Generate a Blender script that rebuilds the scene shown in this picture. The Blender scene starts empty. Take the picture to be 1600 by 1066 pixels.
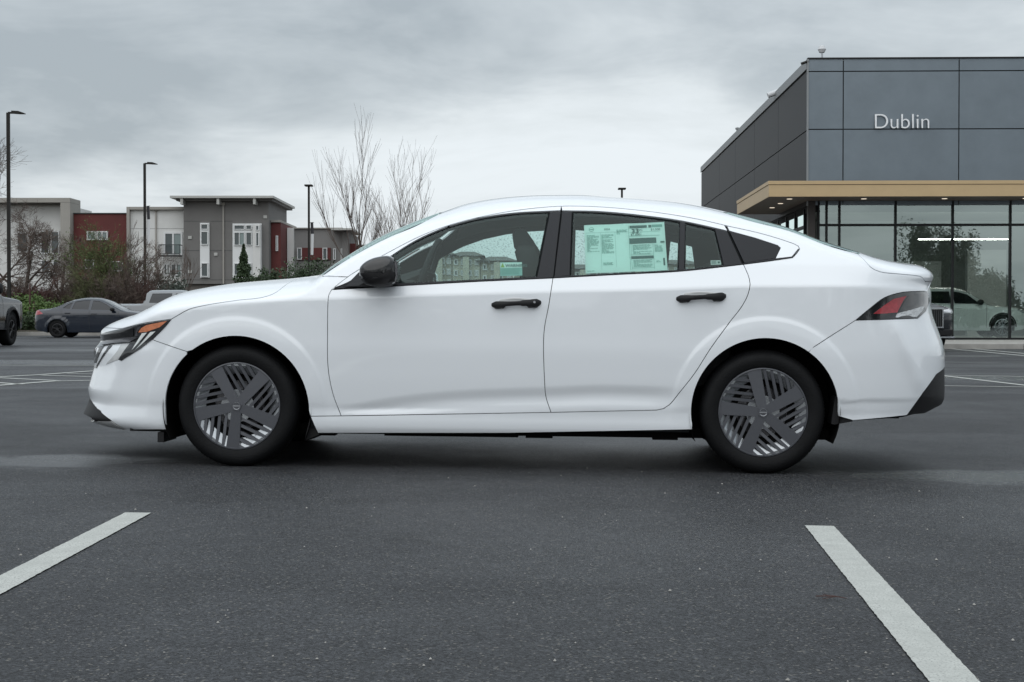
import bpy, bmesh, math, random
import numpy as np
from mathutils import Vector, Matrix
from mathutils.geometry import delaunay_2d_cdt
random.seed(7); RNG = np.random.default_rng(7)
scene = bpy.context.scene
COL = scene.collection

# ------------------------------------------------------------------ camera, sky, sun
F = 2311.0; HC = 0.785; PIT = math.atan(36 / F); K = 0.0093
cam_d = bpy.data.cameras.new('camera'); cam = bpy.data.objects.new('camera', cam_d)
COL.objects.link(cam); scene.camera = cam
cam_d.sensor_width = 36; cam_d.lens = 36 * F / 1600; cam_d.clip_start = .05; cam_d.clip_end = 3000
cam.location = (0, 0, HC); cam.rotation_euler = (math.pi / 2 - PIT, 0, 0)
scene.view_settings.view_transform = 'Standard'; scene.view_settings.look = 'None'
scene.view_settings.gamma = 1; scene.view_settings.exposure = 0.14
scene.view_settings.use_curve_mapping = False

SUN_EL, SUN_AZ = math.radians(52), math.radians(200)      # azimuth clockwise from +Y
world = bpy.data.worlds.new('World'); scene.world = world; world.use_nodes = True
wt = world.node_tree; wt.nodes.clear()
def wn(t, **k):
    n = wt.nodes.new(t)
    for a, b in k.items(): setattr(n, a, b)
    return n
def wmath(op, a, b=None, c=None):
    n = wn('ShaderNodeMath', operation=op)
    for i, v in enumerate((a, b, c)):
        if v is None: continue
        if isinstance(v, (int, float)): n.inputs[i].default_value = v
        else: wt.links.new(v, n.inputs[i])
    return n.outputs[0]
sky = wn('ShaderNodeTexSky', sky_type='NISHITA', sun_disc=False)
sky.sun_elevation = SUN_EL; sky.sun_rotation = SUN_AZ; sky.air_density = 1.5; sky.dust_density = 3
tc = wn('ShaderNodeTexCoord'); sep = wn('ShaderNodeSeparateXYZ'); wt.links.new(tc.outputs['Generated'], sep.inputs[0])
zc_ = wmath('MAXIMUM', sep.outputs[2], 0.0)
den = wmath('ADD', zc_, 0.17)
px_ = wmath('DIVIDE', sep.outputs[0], den); py_ = wmath('DIVIDE', sep.outputs[1], den)
comb = wn('ShaderNodeCombineXYZ'); wt.links.new(px_, comb.inputs[0]); wt.links.new(py_, comb.inputs[1])
def wnoise(scale, detail, rough, dist=0.0, off=(0, 0, 0), sc=(1, 1, 1)):
    m = wn('ShaderNodeMapping'); m.inputs['Location'].default_value = off; m.inputs['Scale'].default_value = sc
    wt.links.new(comb.outputs[0], m.inputs[0])
    n = wn('ShaderNodeTexNoise'); n.inputs['Scale'].default_value = scale; n.inputs['Detail'].default_value = detail
    n.inputs['Roughness'].default_value = rough; n.inputs['Distortion'].default_value = dist
    wt.links.new(m.outputs[0], n.inputs[0]); return n.outputs[0]
n1 = wnoise(0.75, 6, .55, .35, (3.1, 1.7, 0), (1.0, .8, 1))
n2 = wnoise(2.2, 5, .6, .4, (7.3, 2.2, 0))
# low band towards the horizon is the bright, thin part of the cloud deck
band = wn('ShaderNodeMapRange', interpolation_type='SMOOTHSTEP')
wt.links.new(wmath('ADD', zc_, wmath('MULTIPLY', wmath('SUBTRACT', n1, .5), .13)), band.inputs[0])
band.inputs[1].default_value = .085; band.inputs[2].default_value = .155; band.inputs[3].default_value = 1; band.inputs[4].default_value = 0
dens = wmath('ADD', wmath('MULTIPLY', wmath('SUBTRACT', n1, .5), 1.5), wmath('MULTIPLY', wmath("SUBTRACT", n2, .5), .7))
dens = wmath('SUBTRACT', wmath('ADD', dens, .64), wmath('MULTIPLY', band.outputs[0], .28))
ramp = wn('ShaderNodeValToRGB'); wt.links.new(dens, ramp.inputs[0])
e = ramp.color_ramp.elements
e[0].position = .10; e[0].color = (.79, .845, .885, 1); e[1].position = .82; e[1].color = (.385, .435, .475, 1)
m_ = e.new(.34); m_.color = (.705, .757, .79, 1)
m_ = e.new(.55); m_.color = (.55, .602, .64, 1)
# overcast luminance rises towards the zenith (CIE overcast)
lift = wmath('ADD', 1.0, wmath('MULTIPLY', wmath('MAXIMUM', wmath('SUBTRACT', zc_, .20), 0), 1.35))
vm = wn('ShaderNodeVectorMath', operation='SCALE'); wt.links.new(ramp.outputs[0], vm.inputs[0]); wt.links.new(wmath('MULTIPLY', lift, 10.0), vm.inputs[3])
mixs = wn('ShaderNodeMix', data_type='RGBA'); mixs.inputs[0].default_value = .92
wt.links.new(sky.outputs[0], mixs.inputs[6]); wt.links.new(vm.outputs[0], mixs.inputs[7])
bg = wn('ShaderNodeBackground'); bg.inputs[1].default_value = .1
wt.links.new(mixs.outputs[2], bg.inputs[0])
wo = wn('ShaderNodeOutputWorld'); wt.links.new(bg.outputs[0], wo.inputs[0])

sd = bpy.data.lights.new('sun', 'SUN'); sd.energy = 1.3; sd.angle = math.radians(95); sd.color = (1, .985, .965)
so = bpy.data.objects.new('sun', sd); COL.objects.link(so)
sv = Vector((math.sin(SUN_AZ) * math.cos(SUN_EL), math.cos(SUN_AZ) * math.cos(SUN_EL), math.sin(SUN_EL)))
so.rotation_euler = sv.to_track_quat('Z', 'Y').to_euler()

# ------------------------------------------------------------------ materials
def new_mat(name):
    m = bpy.data.materials.new(name); m.use_nodes = True; nt = m.node_tree
    return m, nt, nt.nodes['Principled BSDF']
def mat(name, col, rough=.5, metal=0, coat=0, spec=.5, var=0.0, vscale=3.0, bump=0.0, bscale=40.0, emit=None, estr=1, coat_rough=.03):
    m, nt, b = new_mat(name)
    b.inputs['Base Color'].default_value = (*col, 1); b.inputs['Roughness'].default_value = rough
    b.inputs['Metallic'].default_value = metal; b.inputs['Coat Weight'].default_value = coat
    b.inputs['Coat Roughness'].default_value = coat_rough
    b.inputs['Specular IOR Level'].default_value = spec
    if emit: b.inputs['Emission Color'].default_value = (*emit, 1); b.inputs['Emission Strength'].default_value = estr
    tcn = nt.nodes.new('ShaderNodeTexCoord')
    if var:
        n = nt.nodes.new('ShaderNodeTexNoise'); n.inputs['Scale'].default_value = vscale; n.inputs['Detail'].default_value = 6; n.inputs['Roughness'].default_value = .65
        nt.links.new(tcn.outputs['Object'], n.inputs[0])
        mr = nt.nodes.new('ShaderNodeMapRange'); mr.inputs[1].default_value = .3; mr.inputs[2].default_value = .7
        mr.inputs[3].default_value = 1 - var; mr.inputs[4].default_value = 1 + var; nt.links.new(n.outputs[0], mr.inputs[0])
        v = nt.nodes.new('ShaderNodeVectorMath'); v.operation = 'SCALE'; v.inputs[0].default_value = col
        nt.links.new(mr.outputs[0], v.inputs[3]); nt.links.new(v.outputs[0], b.inputs['Base Color'])
    if bump:
        n = nt.nodes.new('ShaderNodeTexNoise'); n.inputs['Scale'].default_value = bscale; n.inputs['Detail'].default_value = 4
        nt.links.new(tcn.outputs['Object'], n.inputs[0])
        bp = nt.nodes.new('ShaderNodeBump'); bp.inputs['Strength'].default_value = bump; bp.inputs['Distance'].default_value = .01
        nt.links.new(n.outputs[0], bp.inputs['Height']); nt.links.new(bp.outputs[0], b.inputs['Normal'])
    return m
def glass_mat(name, tint, refl=.0, rough=.0, drops=False, ior=1.5):
    m = bpy.data.materials.new(name); m.use_nodes = True; nt = m.node_tree; nt.nodes.clear()
    out = nt.nodes.new('ShaderNodeOutputMaterial'); t = nt.nodes.new('ShaderNodeBsdfTransparent'); g = nt.nodes.new('ShaderNodeBsdfGlossy')
    t.inputs[0].default_value = (*tint, 1); g.inputs['Roughness'].default_value = rough; g.inputs[0].default_value = (.86, .98, .95, 1)
    fr = nt.nodes.new('ShaderNodeFresnel'); fr.inputs[0].default_value = ior
    ad = nt.nodes.new('ShaderNodeMath'); ad.operation = 'ADD'; ad.use_clamp = True; ad.inputs[1].default_value = refl; nt.links.new(fr.outputs[0], ad.inputs[0])
    mx = nt.nodes.new('ShaderNodeMixShader'); nt.links.new(ad.outputs[0], mx.inputs[0]); nt.links.new(t.outputs[0], mx.inputs[1]); nt.links.new(g.outputs[0], mx.inputs[2])
    last = mx.outputs[0]
    if drops:
        tcn = nt.nodes.new('ShaderNodeTexCoord')
        n = nt.nodes.new('ShaderNodeTexNoise'); n.inputs['Scale'].default_value = 95; n.inputs['Detail'].default_value = 3; nt.links.new(tcn.outputs['Object'], n.inputs[0])
        mr = nt.nodes.new('ShaderNodeMapRange'); mr.inputs[1].default_value = .53; mr.inputs[2].default_value = .64; mr.inputs[3].default_value = 0; mr.inputs[4].default_value = .55
        nt.links.new(n.outputs[0], mr.inputs[0])
        d = nt.nodes.new('ShaderNodeBsdfTranslucent'); d.inputs[0].default_value = (.30, .36, .36, 1)
        m2 = nt.nodes.new('ShaderNodeMixShader'); nt.links.new(mr.outputs[0], m2.inputs[0]); nt.links.new(last, m2.inputs[1]); nt.links.new(d.outputs[0], m2.inputs[2]); last = m2.outputs[0]
    nt.links.new(last, out.inputs[0]); return m

def paint_mat(name, col, rough=.3, drops=.0, metal=0, spec=.04):
    """car paint under clear coat, with fine rain beads in the coat"""
    m, nt, b = new_mat(name)
    b.inputs['Base Color'].default_value = (*col, 1); b.inputs['Roughness'].default_value = rough; b.inputs['Metallic'].default_value = metal
    b.inputs['Specular IOR Level'].default_value = spec
    b.inputs['Coat Weight'].default_value = 1; b.inputs['Coat Roughness'].default_value = .03; b.inputs['Coat IOR'].default_value = 1.6
    if drops:
        tcn = nt.nodes.new('ShaderNodeTexCoord'); v = nt.nodes.new('ShaderNodeTexVoronoi'); v.inputs['Scale'].default_value = 150
        nt.links.new(tcn.outputs['Object'], v.inputs[0])
        mr = nt.nodes.new('ShaderNodeMapRange'); mr.inputs[1].default_value = .12; mr.inputs[2].default_value = .30; mr.inputs[3].default_value = 1; mr.inputs[4].default_value = 0
        nt.links.new(v.outputs['Distance'], mr.inputs[0])
        bp = nt.nodes.new('ShaderNodeBump'); bp.inputs['Strength'].default_value = drops; bp.inputs['Distance'].default_value = .001
        nt.links.new(mr.outputs[0], bp.inputs['Height']); nt.links.new(bp.outputs[0], b.inputs['Coat Normal'])
    return m

M = {}
M['white'] = paint_mat('white_paint', (.755, .785, .815), .35, .10, spec=.4)
M['gap'] = mat('inner_lining_dark', (.016, .018, .019), .8, spec=.1)
M['trim'] = mat('black_satin_trim', (.009, .010, .013), .38, spec=.28, bump=.3, bscale=500)
M['gloss'] = paint_mat('gloss_black', (.006, .006, .007), .4, .1)
M['plastic'] = mat('black_grained_plastic', (.010, .010, .011), .5, spec=.25, bump=.2, bscale=600)
M['seal'] = mat('black_rubber_seal', (.012, .012, .013), .55)
M['tyre'] = mat('tyre_rubber', (.0065, .0068, .0075), .65, spec=.16, bump=.25, bscale=120, var=.25, vscale=8)
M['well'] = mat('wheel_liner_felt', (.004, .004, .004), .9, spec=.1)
M['cover'] = mat('grey_wheel_cover', (.088, .092, .104), .30, metal=.4, coat=.25)
M['cover2'] = mat('silver_wheel_web', (.32, .335, .35), .26, metal=.85)
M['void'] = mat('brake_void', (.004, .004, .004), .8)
M['steel'] = mat('brushed_steel', (.35, .36, .38), .35, metal=.9)
M['glass'] = glass_mat('side_glass', (.66, .80, .77), .0, ior=1.42)
M['wetglass'] = glass_mat('rain_speckled_glass', (.78, .90, .88), .02, drops=True)
M['wind'] = glass_mat('windscreen_glass', (.72, .82, .80), .05)
M['cloth'] = mat('charcoal_seat_cloth', (.030, .031, .033), .85, var=.2, vscale=30)
M['cabin'] = mat('grey_cabin_plastic', (.035, .037, .04), .7)
M['headliner'] = mat('headliner_felt', (.05, .053, .055), .9)
M['lampdark'] = mat('smoked_lamp_lens', (.012, .013, .015), .12, coat=1, coat_rough=.02)
M['lampgrey'] = mat('lamp_reflector_grey', (.10, .10, .11), .2, metal=.6, coat=1)
M['amber'] = mat('amber_reflector', (.55, .19, .09), .3, coat=.6, var=.25, vscale=60)
M['drl'] = mat('clear_lamp_strip', (.72, .75, .74), .2, coat=1)
M['red'] = mat('red_lamp_lens', (.30, .028, .038), .25, coat=.6, var=.3, vscale=50)
M['clear'] = mat('clear_lamp_facets', (.55, .56, .57), .15, metal=.5, coat=1, bump=1, bscale=60)
M['silver'] = mat('silver_lip_paint', (.50, .51, .51), .35, metal=.3, coat=1)
M['paper'] = mat('mint_window_sheet', (.80, .93, .89), .6)
M['paper2'] = mat('mint_window_sheet_dark', (.35, .60, .56), .6)
M['ink'] = mat('grey_print', (.09, .16, .15), .7)
M['ink2'] = mat('pale_print', (.26, .44, .40), .7)
M['label'] = mat('white_label', (.7, .72, .70), .5)
M['yellow'] = mat('yellow_green_print', (.35, .5, .12), .5)

# ------------------------------------------------------------------ helpers
def tag(o, label=None, cat=None, group=None, kind=None):
    if label: o['label'] = label
    if cat: o['category'] = cat
    if group: o['group'] = group
    if kind: o['kind'] = kind
    return o
def empty(name, loc=(0, 0, 0), rz=0):
    o = bpy.data.objects.new(name, None); o.location = loc; o.rotation_euler = (0, 0, rz); o.empty_display_size = .1; COL.objects.link(o); return o
def mesh_obj(name, verts, faces, m, parent=None, smooth=False, normals=None):
    me = bpy.data.meshes.new(name); me.from_pydata([tuple(map(float, v)) for v in verts], [], faces); 
    if isinstance(m, (list, tuple)):
        for q in m: me.materials.append(q)
    elif m: me.materials.append(m)
    if smooth or normals is not None:
        me.polygons.foreach_set('use_smooth', [True] * len(me.polygons))
    me.update()
    if normals is not None: me.normals_split_custom_set(normals)
    o = bpy.data.objects.new(name, me); COL.objects.link(o)
    if parent: o.parent = parent
    return o
class MB:
    def __init__(s): s.v = []; s.f = []; s.mi = []; s.m = 0
    def add(s, vs, fs):
        n = len(s.v); s.v += [tuple(v) for v in vs]; s.f += [tuple(i + n for i in f) for f in fs]; s.mi += [s.m] * len(fs); return s
    def box(s, x0, x1, y0, y1, z0, z1):
        return s.add([(x0, y0, z0), (x1, y0, z0), (x1, y1, z0), (x0, y1, z0), (x0, y0, z1), (x1, y0, z1), (x1, y1, z1), (x0, y1, z1)],
                     [(0, 3, 2, 1), (4, 5, 6, 7), (0, 1, 5, 4), (1, 2, 6, 5), (2, 3, 7, 6), (3, 0, 4, 7)])
    def tube(s, pts, rad, n=6, cap=True):
        pts = [Vector(p) for p in pts]; rings = []
        if not hasattr(rad, '__len__'): rad = [rad] * len(pts)
        prev = None
        for i, p in enumerate(pts):
            d = (pts[min(i + 1, len(pts) - 1)] - pts[max(i - 1, 0)])
            if d.length < 1e-9: d = Vector((0, 0, 1))
            d.normalize()
            a = Vector((1, 0, 0)) if abs(d.x) < .8 else Vector((0, 1, 0))
            if prev is not None: a = prev
            u = (a - d * a.dot(d)); u.normalize(); prev = u; w = d.cross(u)
            rings.append([p + (u * math.cos(t) + w * math.sin(t)) * rad[i] for t in [2 * math.pi * k / n for k in range(n)]])
        vs = [q for r in rings for q in r]; fs = []
        for i in range(len(pts) - 1):
            for k in range(n):
                fs.append((i * n + k, i * n + (k + 1) % n, (i + 1) * n + (k + 1) % n, (i + 1) * n + k))
        if cap: fs.append(tuple(range(n))[::-1]); fs.append(tuple((len(pts) - 1) * n + k for k in range(n)))
        return s.add(vs, fs)
    def lathe(s, prof, c, axis='y', n=48, sgn=1):     # prof: (r, h)
        vs = []; fs = []
        for r, h in prof:
            for k in range(n):
                t = 2 * math.pi * k / n
                if axis == 'y': vs.append((c[0] + r * math.cos(t), c[1] + h * sgn, c[2] + r * math.sin(t)))
                else: vs.append((c[0] + r * math.cos(t), c[1] + r * math.sin(t), c[2] + h))
        for i in range(len(prof) - 1):
            for k in range(n):
                fs.append((i * n + k, i * n + (k + 1) % n, (i + 1) * n + (k + 1) % n, (i + 1) * n + k))
        return s.add(vs, fs)
    def loft(s, rings, cap=True):
        n = len(rings[0]); vs = [p for r in rings for p in r]; fs = []
        for i in range(len(rings) - 1):
            for k in range(n): fs.append((i * n + k, i * n + (k + 1) % n, (i + 1) * n + (k + 1) % n, (i + 1) * n + k))
        if cap: fs.append(tuple(range(n))[::-1]); fs.append(tuple((len(rings) - 1) * n + k for k in range(n)))
        return s.add(vs, fs)
    def prism(s, poly, y0, y1):       # poly in (x,z), extruded along y
        n = len(poly); vs = [(p[0], y0, p[1]) for p in poly] + [(p[0], y1, p[1]) for p in poly]
        fs = [tuple(range(n)), tuple(range(2 * n - 1, n - 1, -1))] + [(i, i + n, (i + 1) % n + n, (i + 1) % n) for i in range(n)]
        return s.add(vs, fs)
    def build(s, name, m, parent=None, smooth=False, bevel=0, autos=None):
        o = mesh_obj(name, s.v, s.f, m, parent)
        me = o.data
        if isinstance(m, (list, tuple)): me.polygons.foreach_set('material_index', s.mi)
        bm = bmesh.new(); bm.from_mesh(me); bmesh.ops.recalc_face_normals(bm, faces=bm.faces)
        if smooth:
            ang = math.radians(autos or 35)
            for f in bm.faces: f.smooth = True
            for ed in bm.edges:
                if len(ed.link_faces) == 2 and ed.calc_face_angle(0) > ang: ed.smooth = False
        bm.to_mesh(me); bm.free()
        if bevel:
            b = o.modifiers.new('bevel', 'BEVEL'); b.width = bevel; b.segments = 2; b.limit_method = 'ANGLE'
        return o
def copy_tree(o, parent=None):
    c = o.copy(); COL.objects.link(c); c.parent = parent
    if 'label' in c and parent is None: pass
    for ch in o.children: copy_tree(ch, c)
    return c
def pchip(xs, ys):
    xs = np.array(xs, float); ys = np.array(ys, float); h = np.diff(xs); dl = np.diff(ys) / h
    m = np.zeros(len(xs)); m[0] = dl[0]; m[-1] = dl[-1]
    for i in range(1, len(xs) - 1):
        if dl[i - 1] * dl[i] > 0:
            w1 = 2 * h[i] + h[i - 1]; w2 = h[i] + 2 * h[i - 1]; m[i] = (w1 + w2) / (w1 / dl[i - 1] + w2 / dl[i])
    def f(x):
        x = np.clip(x, xs[0], xs[-1]); i = np.clip(np.searchsorted(xs, x, side='right') - 1, 0, len(xs) - 2)
        t = (x - xs[i]) / h[i]; t2 = t * t; t3 = t2 * t
        return (2 * t3 - 3 * t2 + 1) * ys[i] + (t3 - 2 * t2 + t) * h[i] * m[i] + (-2 * t3 + 3 * t2) * ys[i + 1] + (t3 - t2) * h[i] * m[i + 1]
    return f
def sm(a, b, x):
    t = np.clip((x - a) / (b - a), 0, 1); return t * t * (3 - 2 * t)
# projection between the photograph and the place
cp_, sp_ = math.cos(PIT), math.sin(PIT)
def ray(u, v):
    a = (u - 800) / F; b = (533 - v) / F
    return np.array([a, cp_ + b * sp_, -sp_ + b * cp_])
def at(u, v, D):
    d = ray(u, v); t = D / d[1]; return (d[0] * t, D, HC + d[2] * t)
def gz(x): return -K * min(max(x, -8), 8)
def gpix(u, v, dz=0.0):
    d = ray(u, v); x = 0
    for _ in range(12):
        t = (gz(x) + dz - HC) / d[2]; x = d[0] * t
    return (x, d[1] * t)
PSI = math.asin(.13 / 2.71)
AX = np.array([math.cos(PSI), -math.sin(PSI), -K]); AX /= np.linalg.norm(AX)
AY = np.array([math.sin(PSI), math.cos(PSI), 0.]); AZ = np.cross(AX, AY)
CO = np.array([-.033, 8.484, .0003])
def pix(u, v, w):
    d = ray(u, v); o = np.array([0, 0, HC]) - CO; t = (-w - o @ AY) / (d @ AY); q = o + t * d
    return float(q @ AX), float(q @ AZ)

# ------------------------------------------------------------------ ground
def noise_node(nt, src, scale, detail=4, rough=.6, dist=0):
    n = nt.nodes.new('ShaderNodeTexNoise'); n.inputs['Scale'].default_value = scale; n.inputs['Detail'].default_value = detail
    n.inputs['Roughness'].default_value = rough; n.inputs['Distortion'].default_value = dist
    nt.links.new(src, n.inputs[0]); return n.outputs[0]
def mrange(nt, src, a, b, c, d, smooth=False):
    n = nt.nodes.new('ShaderNodeMapRange'); 
    if smooth: n.interpolation_type = 'SMOOTHSTEP'
    for i, v in enumerate((a, b, c, d)): n.inputs[i + 1].default_value = v
    nt.links.new(src, n.inputs[0]); return n.outputs[0]
def nmath(nt, op, a, b):
    n = nt.nodes.new('ShaderNodeMath'); n.operation = op
    for i, v in enumerate((a, b)):
        if isinstance(v, (int, float)): n.inputs[i].default_value = v
        else: nt.links.new(v, n.inputs[i])
    return n.outputs[0]
def asphalt_mat():
    m, nt, b = new_mat('damp_asphalt')
    tcn = nt.nodes.new('ShaderNodeTexCoord'); O = tcn.outputs['Object']
    grain = noise_node(nt, O, 105, 5, .8); chips = nt.nodes.new('ShaderNodeTexVoronoi'); chips.inputs['Scale'].default_value = 165; nt.links.new(O, chips.inputs[0])
    mid = noise_node(nt, O, 9, 5, .6); big = noise_node(nt, O, .55, 5, .55, .5); huge = noise_node(nt, O, .16, 3, .5)
    stain = noise_node(nt, O, 2.3, 5, .6, .8)
    sepc = nt.nodes.new('ShaderNodeSeparateColor'); nt.links.new(chips.outputs['Color'], sepc.inputs[0])
    gr2 = nmath(nt, 'MULTIPLY', mrange(nt, grain, .36, .64, .35, 1.6), mrange(nt, sepc.outputs[0], 0, 1, .25, 1.8))
    c = nmath(nt, 'MULTIPLY', gr2, mrange(nt, mid, .3, .7, .86, 1.14))
    c = nmath(nt, 'MULTIPLY', c, mrange(nt, big, .3, .7, .80, 1.18)); c = nmath(nt, 'MULTIPLY', c, mrange(nt, noise_node(nt, O, 1.3, 4, .55, .4), .58, .72, 1, .72, True))
    speck = mrange(nt, sepc.outputs[1], .965, .975, 0, 1)
    rgb = nt.nodes.new('ShaderNodeVectorMath'); rgb.operation = 'SCALE'; rgb.inputs[0].default_value = (.0335, .035, .038); nt.links.new(c, rgb.inputs[3])
    mx = nt.nodes.new('ShaderNodeMix'); mx.data_type = 'RGBA'; nt.links.new(nmath(nt, 'MULTIPLY', speck, .7), mx.inputs[0]); nt.links.new(rgb.outputs[0], mx.inputs[6]); mx.inputs[7].default_value = (.19, .18, .16, 1)
    # dry pale dust blots
    mx2 = nt.nodes.new('ShaderNodeMix'); mx2.data_type = 'RGBA'; nt.links.new(mrange(nt, stain, .66, .80, 0, .22, True), mx2.inputs[0]); nt.links.new(mx.outputs[2], mx2.inputs[6]); mx2.inputs[7].default_value = (.14, .14, .135, 1)
    nt.links.new(mx2.outputs[2], b.inputs['Base Color']); b.inputs['Specular IOR Level'].default_value = .24
    wet = mrange(nt, nmath(nt, 'ADD', nmath(nt, 'MULTIPLY', huge, .6), nmath(nt, 'MULTIPLY', big, .4)), .40, .60, 0, 1, True)
    r = nmath(nt, 'SUBTRACT', .60, nmath(nt, 'MULTIPLY', wet, .20))
    r = nmath(nt, 'ADD', r, mrange(nt, grain, .3, .7, -.08, .08)); nt.links.new(r, b.inputs['Roughness'])
    # shallow wet films left by the rain
    tot = None
    for (cx, cy, sx, sy) in ((-2.35, 7.85, .55, .42), (2.35, 7.5, .9, .35), (-9, 24, 6, 1.2), (9, 21, 5, 1.0), (-14, 33, 8, 2)):
        mp = nt.nodes.new('ShaderNodeMapping'); mp.inputs['Location'].default_value = (-cx / sx, -cy / sy, 0); mp.inputs['Scale'].default_value = (1 / sx, 1 / sy, 0); nt.links.new(O, mp.inputs[0])
        ln_ = nt.nodes.new('ShaderNodeVectorMath'); ln_.operation = 'LENGTH'; nt.links.new(mp.outputs[0], ln_.inputs[0])
        mk_ = mrange(nt, nmath(nt, 'ADD', ln_.outputs['Value'], nmath(nt, 'MULTIPLY', nmath(nt, 'SUBTRACT', stain, .5), 1.6)), .55, 1.15, 1, 0, True)
        tot = mk_ if tot is None else nmath(nt, 'MAXIMUM', tot, mk_)
    r2 = nmath(nt, 'SUBTRACT', r, nmath(nt, 'MULTIPLY', tot, .24)); nt.links.new(r2, b.inputs['Roughness'])
    bp = nt.nodes.new('ShaderNodeBump'); bp.inputs['Distance'].default_value = .005
    nt.links.new(nmath(nt, 'SUBTRACT', .9, nmath(nt, 'MULTIPLY', tot, .6)), bp.inputs['Strength'])
    hgt = nmath(nt, 'ADD', grain, nmath(nt, 'MULTIPLY', chips.outputs['Distance'], .7))
    nt.links.new(hgt, bp.inputs['Height']); nt.links.new(bp.outputs[0], b.inputs['Normal'])
    return m
M['asphalt'] = asphalt_mat()
xs = [-700, -60, -30, -14, -8, -4, 0, 4, 8, 14, 30, 60, 700]; ys = [-500, -60, -10, 0, 5, 12, 25, 50, 90, 200, 900]
mb = MB(); vv = [(x, y, gz(x)) for y in ys for x in xs]; nx = len(xs)
mb.add(vv, [(j * nx + i, j * nx + i + 1, (j + 1) * nx + i + 1, (j + 1) * nx + i) for j in range(len(ys) - 1) for i in range(nx - 1)])
tag(mb.build('parking_lot_ground', M['asphalt']), kind='structure', label='damp dark grey asphalt of the car park')

def line_mat():
    m, nt, b = new_mat('worn_white_line_paint')
    tcn = nt.nodes.new('ShaderNodeTexCoord'); O = tcn.outputs['Object']
    g = noise_node(nt, O, 160, 3, .7); s = noise_node(nt, O, 14, 5, .7)
    f = nmath(nt, 'MULTIPLY', mrange(nt, g, .54, .64, 0, 1), mrange(nt, s, .35, .65, .3, 1))
    mx = nt.nodes.new('ShaderNodeMix'); mx.data_type = 'RGBA'; nt.links.new(f, mx.inputs[0]); mx.inputs[6].default_value = (.43, .44, .41, 1); mx.inputs[7].default_value = (.10, .10, .10, 1)
    v = nt.nodes.new('ShaderNodeVectorMath'); v.operation = 'SCALE'; nt.links.new(mx.outputs[2], v.inputs[0]); nt.links.new(mrange(nt, s, .3, .7, .82, 1.1), v.inputs[3])
    nt.links.new(v.outputs[0], b.inputs['Base Color']); b.inputs['Roughness'].default_value = .6
    bp = nt.nodes.new('ShaderNodeBump'); bp.inputs['Distance'].default_value = .003; bp.inputs['Strength'].default_value = .6; nt.links.new(g, bp.inputs['Height']); nt.links.new(bp.outputs[0], b.inputs['Normal'])
    return m
M['line'] = line_mat()
def marking(p, q, w, name='parking_line'):
    """painted stripe from ground point p to q"""
    p = Vector((p[0], p[1])); q = Vector((q[0], q[1])); d = (q - p); L = d.length; d.normalize(); n = Vector((-d.y, d.x)) * w / 2
    k = max(2, int(L / .018)) if w > .102 and L < 6 else 20; vs = []; fs = []
    for i in range(k + 1):
        c = p + d * L * i / k; j = .0013 if k > 40 else 0
        for sgn in (-1, 1):
            t = c + n * sgn * (1 + random.uniform(-j, j) / w * 2); vs.append((t.x, t.y, gz(t.x) + .004))
    fs = [(2 * i, 2 * i + 1, 2 * i + 3, 2 * i + 2) for i in range(k)]
    o = mesh_obj(name, vs, fs, M['line']); o['kind'] = 'structure'; return o
a = gpix(216, 802.5); b_ = (a[0], a[1] - 3.6); marking(a, b_, .103)['label'] = 'white bay line at the lower left'
a = gpix(1280, 823); b_ = gpix(1490, 1066); d = (b_[0] - a[0], b_[1] - a[1]); marking(a, (a[0] + d[0] * 1.5, a[1] + d[1] * 1.5), .110)['label'] = 'white bay line at the lower right'
for (u0, v0, u1, v1, w) in [(-300, 573, 300, 571.5, .11), (-150, 597, 62, 586, .10), (62, 586, 260, 571.5, .10), (66, 587, 260, 592.2, .10), (105, 584.5, 260, 586, .09),
                         (-140, 584, 90, 595.3, .10), (-160, 615, 84, 596, .10), (84, 596, 260, 592.5, .10), (-60, 594.5, 34, 601, .10)]:
    marking(gpix(u0, v0), gpix(u1, v1), w)
for (u0, v0, u1, v1, w) in [(1440, 541, 1700, 565.5, .12), (1505, 543.8, 1700, 562, .12), (1420, 556.8, 1562, 557.2, .10), (1430, 586, 1563, 588, .10), (1563, 588, 1700, 592, .10),
                         (1440, 583.5, 1700, 614, .10), (1430, 602.6, 1760, 607.6, .09)]:
    marking(gpix(u0, v0), gpix(u1, v1), w)
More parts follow.
